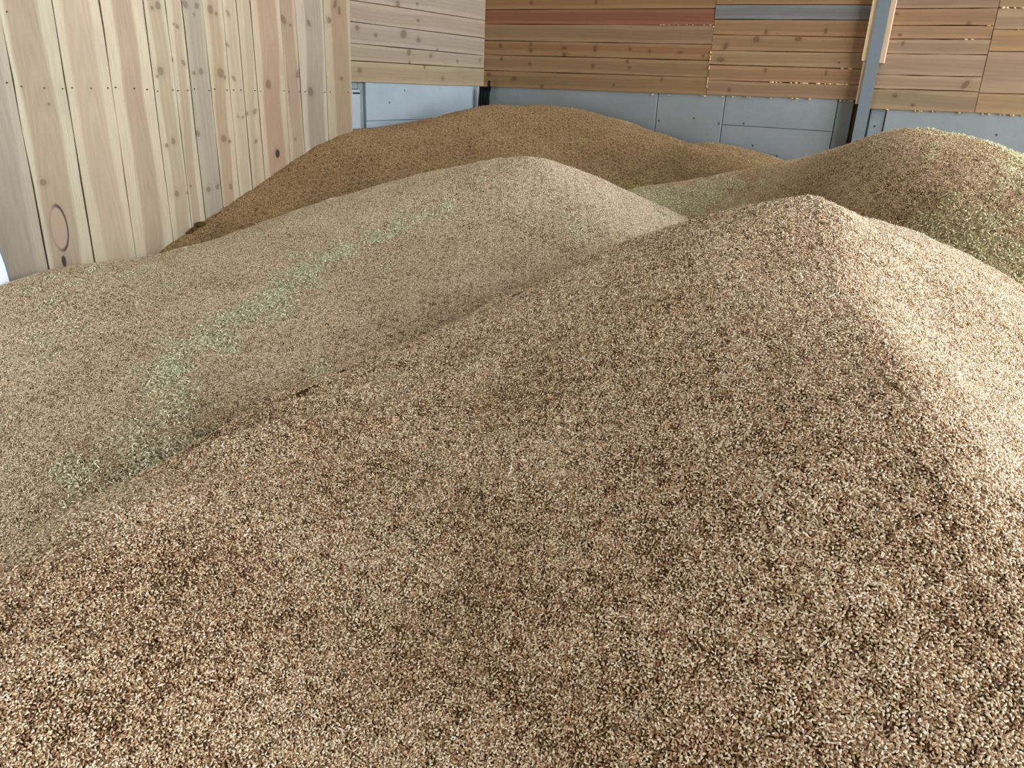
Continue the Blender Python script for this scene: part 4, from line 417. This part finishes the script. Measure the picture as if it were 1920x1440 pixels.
bw = float(np.linalg.norm(b1[:2] - b0[:2])); bc = (b0 + b1) / 2
bmw = frame(Tv, NBv, -3.478, DB - .14, 0)
bk = pleated('black_plastic_sheet', .100, .36, 2.3 + b0[2] - .36, 4, .012, M_black, bmw, None, 3)
tag(bk, 'black plastic sheet bunched in the corner of the two boarded walls', 'plastic sheet')
e = (np.array(BLACK3[4]) + np.array(BLACK3[5])) / 2
pleated('loose_end', .024, .075, 2.3 + b0[2] - .03, 1, .004, M_black, frame(Tv, NBv, -3.442, DB - .13, 0), bk, 5)

# ---------------------------------------------------------------- white sheet leaning on the partition at the picture's left edge
wz = 1.30
def wsheet(name, pts, d0, d1, mat, parent=None):
    c = np.array((1.6, 1.5)); n = len(pts)
    vs = [(p[0] - c[0], p[1] - c[1], d0) for p in pts] + [(p[0] - c[0], p[1] - c[1], d1) for p in pts]
    fs = [tuple(range(n)), tuple(range(2 * n - 1, n - 1, -1))] + [(i, i + n, (i + 1) % n + n, (i + 1) % n) for i in range(n)]
    return mesh_obj(name, vs, fs, mat, parent, frame(Vv, NLv, c[0], DL, c[1]))
# (s, z) outlines on the partition; the sheet hangs out of frame to the left
ws = wsheet('white_sheet', [(.9, 1.37), (1.684, 1.37), (1.680, 1.412), (1.674, 1.49), (1.662, 1.57), (1.642, 1.68), (1.60, 1.85), (1.5, 2.0), (.9, 2.05)][::1], .012, .03, M_white)
tag(ws, 'corner of a white sheet leaning on the weathered plank beside the grain', 'sheet')
wsheet('edge_strip', [(.9, 1.37), (1.703, 1.37), (1.698, 1.412), (1.688, 1.50), (1.674, 1.60), (1.652, 1.72), (1.61, 1.88), (1.5, 2.03), (.9, 2.08)], .003, .0119, M_sheetshadow, ws)['label'] = 'grey strip painted as the shadow along the sheet edge'  # grey piece drawn in place of the sheet's shadow on the planks

# ---------------------------------------------------------------- heaps of grain
PITCH, SIG = .4, .42
class HF:
    """height field of one heap: a rounded cone at the grain's angle of repose plus smooth hollows and swells"""
    def __init__(s, d):
        s.cr = d['cr']; s.c = np.array(d['c']); s.s = d['s']; s.a = d['a']; b = s.box = d['box']; s.w = np.array(d['w'])
        xs = np.arange(b[0], b[1] + .01, PITCH); ys = np.arange(b[2], b[3] + .01, PITCH)
        s.ctr = np.array([(x, y) for y in ys for x in xs])
    def h(s, xy):
        r = np.hypot(xy[..., 0] - s.c[0], xy[..., 1] - s.c[1])
        z = s.c[2] - s.s * (np.sqrt(r * r + s.a ** 2) - s.a)
        if s.cr:                                    # a ridge where two slides meet
            x0, y0, x1, y1, k, s0, s1 = s.cr; L = math.hypot(x1 - x0, y1 - y0); dx, dy = (x1 - x0) / L, (y1 - y0) / L
            t = (xy[..., 0] - x0) * dx + (xy[..., 1] - y0) * dy; d = (xy[..., 0] - x0) * dy - (xy[..., 1] - y0) * dx
            m = 1 / (1 + np.exp(np.clip(-(t + .02) / .05, -50, 50))) / (1 + np.exp(np.clip((t - L) / .12, -50, 50)))
            z = z - k * m * (np.sqrt(d * d + s0 * s0) - np.sqrt(d * d + s1 * s1))
        flat = xy.reshape(-1, 2); out = np.empty(len(flat))
        for i in range(0, len(flat), 20000):
            q = flat[i:i + 20000]; d = ((q[:, None, :] - s.ctr) ** 2).sum(-1); out[i:i + 20000] = np.exp(-d / 2 / SIG ** 2) @ s.w
        return np.maximum(z + out.reshape(z.shape) + CZ, .02)
HFS = {k: HF(d) for k, d in HEAPS.items()}
def vnoise(xy, scale, seed):
    g = np.random.default_rng(seed).uniform(-1, 1, (128, 128)); p = xy / scale + 50.3
    i = np.floor(p).astype(int); f = p - i; f = f * f * (3 - 2 * f); a, b = i[..., 0] % 128, i[..., 1] % 128; a1, b1 = (a + 1) % 128, (b + 1) % 128
    return (g[a, b] * (1 - f[..., 0]) + g[a1, b] * f[..., 0]) * (1 - f[..., 1]) + (g[a, b1] * (1 - f[..., 0]) + g[a1, b1] * f[..., 0]) * f[..., 1]
def rills(k, xy):
    """shallow slides and rills left by running grain"""
    z = .006 * vnoise(xy, .22, 11) + .0035 * vnoise(xy, .09, 12)
    if k == 'H1':
        c = HFS[k].c; dx, dy = xy[..., 0] - c[0], xy[..., 1] - c[1]; r = np.hypot(dx, dy); th = np.arctan2(dy, dx)
        m = np.exp(-((th - (-2.80 % (2 * np.pi) - 2 * np.pi)) / .5) ** 2) * np.clip(r - .5, 0, 1)
        q = np.stack([th * 14 + .6 * vnoise(xy, .25, 5), r * .9], -1)
        z = z + m * (.015 * vnoise(q, 1.0, 21) + .008 * vnoise(q * 2.1, 1.0, 22))
        q2 = np.stack([(xy[..., 0] * .35 + xy[..., 1]) * 11, (xy[..., 0] - xy[..., 1] * .35) * 1.6], -1)
        z = z + .006 * vnoise(q2, 1.0, 31) * np.exp(-((xy[..., 1] - 2.1) / .5) ** 2)
    return z
def drifts(k, xy, z):
    """where freshly slid, browner kernels lie bare: along the rim of the front heap and down its rills"""
    d = .13 * vnoise(xy, .3, 51) * vnoise(xy, .11, 52)
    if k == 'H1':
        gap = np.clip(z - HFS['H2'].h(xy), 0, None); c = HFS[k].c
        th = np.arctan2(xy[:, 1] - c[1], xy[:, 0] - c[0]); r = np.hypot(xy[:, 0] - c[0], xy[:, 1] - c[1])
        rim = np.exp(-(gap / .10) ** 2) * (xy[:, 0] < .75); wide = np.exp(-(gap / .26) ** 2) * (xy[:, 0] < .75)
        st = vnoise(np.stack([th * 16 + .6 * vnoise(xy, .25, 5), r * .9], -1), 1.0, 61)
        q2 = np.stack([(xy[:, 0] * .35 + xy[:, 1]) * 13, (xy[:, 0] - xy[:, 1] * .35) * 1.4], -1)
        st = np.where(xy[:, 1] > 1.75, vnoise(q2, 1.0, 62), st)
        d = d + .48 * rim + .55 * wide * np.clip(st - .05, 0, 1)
    cr = HFS[k].cr
    if cr and k != 'H4':                                # lit flank beside each ridge: its brightness put into the kernel colour
        x0, y0, x1, y1 = cr[:4]; L = math.hypot(x1 - x0, y1 - y0)
        sd = -((xy[:, 0] - x0) * (y1 - y0) - (xy[:, 1] - y0) * (x1 - x0)) * -1 / L
        d = d - .16 / (1 + np.exp(np.clip((sd + .04) / .03, -40, 40)))
    return d
def height(k, xy): return HFS[k].h(xy) + rills(k, xy)

def grain_mat(name, cols, patch, dusty):
    """wheat: every kernel its own tint; browner and paler drifts over the heap"""
    t = NT(name)
    tint = t.n('ShaderNodeAttribute', attribute_name='tint').outputs['Fac']
    pos = t.n('ShaderNodeNewGeometry').outputs['Position']
    big = t.n('ShaderNodeTexNoise', {'Vector': pos, 'Scale': 2.3, 'Detail': 4.0, 'Roughness': .6}).outputs[0]
    fine = t.n('ShaderNodeTexNoise', {'Vector': pos, 'Scale': 14.0, 'Detail': 3.0}).outputs[0]
    f = t.math('ADD', tint, t.math('MULTIPLY', t.math('SUBTRACT', big, .5), patch))
    f = t.math('ADD', f, t.math('MULTIPLY', t.math('SUBTRACT', fine, .5), patch * .35))
    dr = t.n('ShaderNodeAttribute', attribute_name='drift', attribute_type='INSTANCER').outputs['Fac']  # also holds the painted light of the ridge flanks
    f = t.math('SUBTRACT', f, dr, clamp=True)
    col = t.ramp(f, [(0.0, lin(cols[0])), (.3, lin(cols[1])), (.7, lin(cols[2])), (1.0, lin(cols[3]))])
    t.b.inputs['Sheen Weight'].default_value = dusty
    return t.out(col, .62, None, spec=.35)
def base_mat(name, c):
    t = NT(name); pos = t.n('ShaderNodeNewGeometry').outputs['Position']
    vo = t.n('ShaderNodeTexVoronoi', {'Vector': pos, 'Scale': 230.0})
    col = t.mix(t.math('MULTIPLY', vo.outputs['Distance'], 1.2, clamp=True), lin(c), scale_c(lin(c), .4))
    return t.out(col, .8, vo.outputs['Distance'], .8, .003)
M_chaff = {}
def chaff_mat(name, a, b):
    t = NT(name); tint = t.n('ShaderNodeAttribute', attribute_name='tint').outputs['Fac']
    return t.out(t.mix(tint, lin(a), lin(b)), .6, None, spec=.3)

def kernel(L, Wd, rg):
    """one wheat kernel: blunt ellipsoid with a crease, 6 x 4 rings"""
    vs = [(-L / 2, 0, 0)]; prof = ((-.36, .62), (-.12, 1.0), (.16, .97), (.38, .58))
    for x, r in prof:
        for k in range(6):
            a = k * math.pi / 3; rr = r * Wd / 2 * (.55 if k == 4 and r > .7 else 1.0)
            vs.append((x * L, rr * math.cos(a + .5), rr * .92 * math.sin(a + .5)))
    vs.append((L / 2, 0, 0))
    fs = [(0, 1 + (k + 1) % 6, 1 + k) for k in range(6)]
    for i in range(3):
        for k in range(6):
            a, b = 1 + i * 6 + k, 1 + i * 6 + (k + 1) % 6; fs.append((a, b, b + 6, a + 6))
    fs += [(19 + k, 19 + (k + 1) % 6, 25) for k in range(6)]
    return np.array(vs), fs
def flake(L, Wd):
    """one husk: a thin boat-shaped scale, closed"""
    vs = [(-L / 2, 0, 0), (-L * .15, Wd / 2, Wd * .25), (-L * .15, 0, -Wd * .1), (-L * .15, -Wd / 2, Wd * .25), (L * .2, Wd * .42, Wd * .25), (L * .2, 0, -Wd * .1), (L * .2, -Wd * .42, Wd * .25), (L / 2, 0, Wd * .15),
          (-L * .15, 0, .0006), (L * .2, 0, .0006)]
    fs = [(0, 2, 1), (0, 3, 2), (1, 2, 5, 4), (2, 3, 6, 5), (4, 5, 7), (5, 6, 7), (0, 1, 8), (0, 8, 3), (1, 4, 9, 8), (8, 9, 6, 3), (4, 7, 9), (9, 7, 6)]
    return np.array(vs), fs
def rotm(az, tilt, roll):
    ca, sa, ct, st, cr_, sr = math.cos(az), math.sin(az), math.cos(tilt), math.sin(tilt), math.cos(roll), math.sin(roll)
    return np.array(((ca, -sa, 0), (sa, ca, 0), (0, 0, 1))) @ np.array(((ct, 0, st), (0, 1, 0), (-st, 0, ct))) @ np.array(((1, 0, 0), (0, cr_, -sr), (0, sr, cr_)))
def patches(kinds, seed):
    """small round handfuls of kernels or husks: verts, faces, slot number, tint"""
    rg = np.random.default_rng(seed); V_, F_, SL, TI = [], [], [], []
    nv = 0
    for slot, (n, R, mk, zlo, zhi, tl) in enumerate(kinds, 1):
        sp = math.sqrt(math.pi * R * R / n / .866); cells = []      # evenly packed, each nudged off its place
        for gy in range(-40, 41):
            for gx in range(-40, 41):
                x, y = (gx + .5 * (gy % 2)) * sp, gy * sp * .866
                if n < 3: x = y = 0
                if x * x + y * y < R * R and (n > 2 or (gx == 0 and gy == 0)): cells.append((x + rg.normal(0, .3) * sp, y + rg.normal(0, .3) * sp))
        for px, py in cells:
            vs, fs = mk(rg); R3 = rotm(rg.random() * 6.283, rg.normal(0, tl), rg.random() * 6.283 if mk is mk_kernel else rg.normal(0, .6))
            vs = vs @ R3.T + (px, py, rg.uniform(zlo, zhi))
            V_.append(vs); F_ += [tuple(j + nv for j in q) for q in fs]; nv += len(vs)
            SL += [slot] * len(vs); TI += [rg.random()] * len(vs)
    return np.concatenate(V_), F_, SL, TI
def mk_kernel(rg): return kernel(rg.normal(.0053, .0004), rg.normal(.0029, .00022), rg)
def mk_flake(rg): return flake(rg.uniform(.007, .012), rg.uniform(.002, .0034))

def gn_patches(nslots):
    g = bpy.data.node_groups.new('scatter_patches', 'GeometryNodeTree')
    g.interface.new_socket('Geometry', in_out='INPUT', socket_type='NodeSocketGeometry'); g.interface.new_socket('Geometry', in_out='OUTPUT', socket_type='NodeSocketGeometry')
    N, L = g.nodes, g.links
    gi, go = N.new('NodeGroupInput'), N.new('NodeGroupOutput')
    def attr(name, typ):
        n = N.new('GeometryNodeInputNamedAttribute'); n.data_type = typ; n.inputs['Name'].default_value = name
        return next(o for o in n.outputs if o.enabled and o.name == 'Attribute')
    sl = attr('slot', 'INT')
    def sep(k):
        c = N.new('FunctionNodeCompare'); c.data_type = 'INT'; c.operation = 'EQUAL'
        ins = [i for i in c.inputs if i.enabled]; L.new(sl, ins[0]); ins[1].default_value = k
        s = N.new('GeometryNodeSeparateGeometry'); s.domain = 'POINT'; L.new(gi.outputs[0], s.inputs[0]); L.new(c.outputs[0], s.inputs[1]); return s.outputs[0]
    ti = N.new('GeometryNodeGeometryToInstance')
    for k in range(nslots, 0, -1): L.new(sep(k), ti.inputs[0])
    ip = N.new('GeometryNodeInstanceOnPoints'); L.new(sep(0), ip.inputs['Points']); L.new(ti.outputs[0], ip.inputs['Instance'])
    ip.inputs['Pick Instance'].default_value = True; L.new(attr('pick', 'INT'), ip.inputs['Instance Index'])
    er = N.new('FunctionNodeEulerToRotation'); L.new(attr('rot', 'FLOAT_VECTOR'), er.inputs[0]); L.new(er.outputs[0], ip.inputs['Rotation'])
    L.new(attr('scl', 'FLOAT'), ip.inputs['Scale'])
    L.new(ip.outputs[0], go.inputs[0]); return g
def scatter(name, parent, P, nrm, pick, scl, lib, mat, gn, seed, drift=None):
    V_, F_, SL, TI = lib; n = len(P); rg = np.random.default_rng(seed)
    me = bpy.data.meshes.new(name); me.from_pydata([tuple(v) for v in V_.tolist()] + [tuple(p) for p in P.tolist()], [], F_)
    me.polygons.foreach_set('use_smooth', [name == 'grain'] * len(me.polygons)); me.materials.append(mat)
    a = rg.random(n) * 6.283
    t1 = np.cross(nrm, np.array((0, 0, 1.0)) + np.array((1e-3, 0, 0))); t1 /= np.linalg.norm(t1, axis=1)[:, None]; t2 = np.cross(nrm, t1)
    X = t1 * np.cos(a)[:, None] + t2 * np.sin(a)[:, None]; Y = np.cross(nrm, X)
    eu = np.stack([np.arctan2(Y[:, 2], nrm[:, 2]), -np.arcsin(np.clip(X[:, 2], -1, 1)), np.arctan2(X[:, 1], X[:, 0])], -1)
    m = len(V_)
    def put(nm, typ, key, lead, vals):
        at = me.attributes.new(nm, typ, 'POINT'); at.data.foreach_set(key, np.concatenate([lead, vals]).ravel())
    put('slot', 'INT', 'value', np.array(SL), np.zeros(n, int)); put('tint', 'FLOAT', 'value', np.array(TI), np.zeros(n))
    put('pick', 'INT', 'value', np.zeros(m, int), pick); put('scl', 'FLOAT', 'value', np.ones(m), scl)
    put('drift', 'FLOAT', 'value', np.zeros(m), np.zeros(n) if drift is None else drift)
    put('rot', 'FLOAT_VECTOR', 'vector', np.zeros((m, 3)), eu)
    o = bpy.data.objects.new(name, me); C.objects.link(o); o.parent = parent; o['kind'] = 'stuff'
    md = o.modifiers.new('scatter', 'NODES'); md.node_group = gn
    return o
KP = 6
lib_grain = patches([(350, .038, mk_kernel, -.0030, .0016, .28)] * KP, 5)
lib_chaff = patches([(75, .037, mk_flake, .0008, .0056, .4)] * 3 + [(14, .036, mk_flake, .0012, .004, .3)] * 2 + [(1, .01, mk_flake, .0016, .0035, .3)] * 2, 6)
gn_grain, gn_chaff = gn_patches(KP), gn_patches(7)
SP = .047
HEAP_INFO = (
    ('H1', 'large tan wheat heap in front, its peak below the steel column', (-3.2, 3.495, -1.0, 4.0), 1.0),
    ('H2', 'middle pinkish tan wheat heap streaked with green chaff, touching the plank partition', (-2.6, 3.498, .2, 5.0), 1.0),
    ('H3', 'dark brown wheat heap banked into the far corner below the black plastic', (-1.6, 3.612, 1.8, 5.62), 1.0),
    ('H4', 'brown wheat heap with green chaff at its foot, in front of the steel column', (-4.2, 2.4, 1.2, 5.6), 1.0),
    ('H5', 'small low wheat heap between the dark corner heap and the concrete wall', (-.9, 2.2, 3.6, 5.62), 1.0))
for hk, label, (u0, u1, v0, v1), k in HEAP_INFO:
    step = .03
    us = np.linspace(u0, u1, int((u1 - u0) / step) + 1); vs_ = np.linspace(v0, v1, int((v1 - v0) / step) + 1)
    U, W = np.meshgrid(us, vs_); xy = U[..., None] * NLv + W[..., None] * Vv
    xy_d = xy @ NBv
    over = np.clip(xy_d - (DB - .004), 0, None); xy = xy - over[..., None] * NBv      # the grain stops at the back wall
    cap = np.where(xy @ Vv < SEDGE + .012, DL - .003, DR + .004)                      # nor does it pass the plank partition
    xy = xy - np.clip(xy @ NLv - cap, 0, None)[..., None] * NLv
    Z = height(hk, xy) - .0035
    nx, ny = len(us), len(vs_); top = np.concatenate([xy, Z[..., None]], -1).reshape(-1, 3)
    idx = np.arange(nx * ny).reshape(ny, nx)
    fs = np.stack([idx[:-1, :-1], idx[1:, :-1], idx[1:, 1:], idx[:-1, 1:]], -1).reshape(-1, 4)
    # NL, V axes are left-handed seen from above, so this winding faces up
    ring = np.concatenate([idx[0, :-1], idx[:-1, -1], idx[-1, :0:-1], idx[:0:-1, 0]])
    bot = top[ring].copy(); bot[:, 2] = .005; nb = len(ring); off = nx * ny
    sk = [(int(ring[i]), int(ring[(i + 1) % nb]), off + (i + 1) % nb, off + i) for i in range(nb)]
    allv = np.concatenate([top, bot])
    me = bpy.data.meshes.new('grain_heap'); me.from_pydata(allv.tolist(), [], fs.tolist() + sk + [tuple(off + i for i in range(nb - 1, -1, -1))])
    me.polygons.foreach_set('use_smooth', [True] * len(me.polygons))
    me.materials.append(base_mat('packed_grain', GCOL[hk][1]))
    ho = bpy.data.objects.new('grain_heap', me); C.objects.link(ho)
    tag(ho, label, 'grain heap', 'heaps of wheat in the store')
    # kernels over the surface that can be seen
    un = np.arange(u0, u1, SP); vn = np.arange(v0, v1, SP * .866)
    U, W = np.meshgrid(un, vn); U = U + (np.arange(len(vn)) % 2)[:, None] * SP / 2
    jit = RNG.uniform(-.011, .011, (2, *U.shape)); q = (U + jit[0])[..., None] * NLv + (W + jit[1])[..., None] * Vv; q = q.reshape(-1, 2)
    q = q[(q @ NLv < np.where(q @ Vv < SEDGE, DL, DR) - .006) & (q @ NBv < DB - .006) & (q @ NLv > u0)]
    z = height(hk, q)
    oth = np.max([HFS[o].h(q) for o in HFS if o != hk], 0)
    keep = (z > oth - .07) & (z > .4)
    r = np.hypot(q[:, 0], q[:, 1]); az = np.degrees(np.arctan2(q[:, 0], q[:, 1]))
    keep &= (np.abs(az) < 68) & (r > .2)
    q, z = q[keep], z[keep]; e = .012
    gx = (height(hk, q + (e, 0)) - height(hk, q - (e, 0))) / 2 / e; gy = (height(hk, q + (0, e)) - height(hk, q - (0, e))) / 2 / e
    nr = np.stack([-gx, -gy, np.ones(len(q))], -1); nr /= np.linalg.norm(nr, axis=1)[:, None]
    n = len(q)
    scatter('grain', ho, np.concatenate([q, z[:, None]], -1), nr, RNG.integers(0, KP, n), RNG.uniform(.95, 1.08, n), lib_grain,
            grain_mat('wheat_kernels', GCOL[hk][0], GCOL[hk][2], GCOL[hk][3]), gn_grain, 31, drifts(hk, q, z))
    # husks: thick in the drifts, sparse elsewhere
    dens = np.full(n, SPARSE[hk])
    for (k2, x, y, rad, st) in CHAFF:
        if k2 == hk: dens = np.maximum(dens, st * np.exp(-((q[:, 0] - x) ** 2 + (q[:, 1] - y) ** 2) / 2 / (rad * .75) ** 2))
    dens = dens * (1 + .8 * vnoise(q, .05, 77))
    rnd = RNG.random(n); pk = np.full(n, -1)
    pk[rnd < dens * 1.1] = 3; pk[rnd < dens * .75] = 0 if hk != 'H1' else 3; single = (pk < 0) & (rnd < dens * 4 + .09); pk[single] = 5
    kk = pk >= 0; m = int(kk.sum())
    pick = np.where(pk[kk] == 0, RNG.integers(0, 3, m), np.where(pk[kk] == 3, RNG.integers(3, 5, m), RNG.integers(5, 7, m)))
    oj = RNG.uniform(-.012, .012, (m, 2))
    pq = q[kk] + oj; pz = height(hk, pq) + .0012
    ok = (pq @ NLv < np.where(pq @ Vv < SEDGE, DL, DR) - .012) & (pq @ NBv < DB - .012)
    scatter('chaff', ho, np.concatenate([pq, pz[:, None]], -1)[ok], nr[kk][ok], pick[ok], RNG.uniform(.95, 1.3, m)[ok], lib_chaff, chaff_mat('dry_husks', *CHC[hk]), gn_chaff, 32)['label'] = 'pale greenish husks lying on the grain'
    print(hk, 'patches', n, 'chaff', m)

# ---------------------------------------------------------------- three dark clods by the partition
for (x, y, zz), r, lab in zip(CLOD, (.022, .016, .013), ('largest dark clod of grain on the heap edge against the planks', 'dark clod of grain against the planks, middle one of three', 'smallest dark clod of grain against the planks, lowest of three')):
    rr = random.Random(int(r * 1e4)); vs = []
    P = [(0, 0, 1)] + [(math.cos(k * 1.0472 + i * .5) * math.cos(e), math.sin(k * 1.0472 + i * .5) * math.cos(e), math.sin(e)) for i, e in enumerate((.75, .1, -.6)) for k in range(6)] + [(0, 0, -1)]
    vs = [tuple(c * r * rr.uniform(.75, 1.25) * s for c, s in zip(p, (1.2, 1.2, .8))) for p in P]
    fs = [(0, 1 + k, 1 + (k + 1) % 6) for k in range(6)] + [(1 + i * 6 + k, 7 + i * 6 + k, 7 + i * 6 + (k + 1) % 6, 1 + i * 6 + (k + 1) % 6) for i in range(2) for k in range(6)] + [(13 + k, 19, 13 + (k + 1) % 6) for k in range(6)]
    p = np.array((x, y)) - NLv * .01; hz = max(float(HFS[k].h(p[None])[0]) for k in ('H2', 'H3'))
    tag(mesh_obj('grain_clod', vs, fs, M_clod, None, Matrix.Translation((p[0], p[1], hz + r * .35)), True), lab, 'clod', 'dark clods against the plank partition')
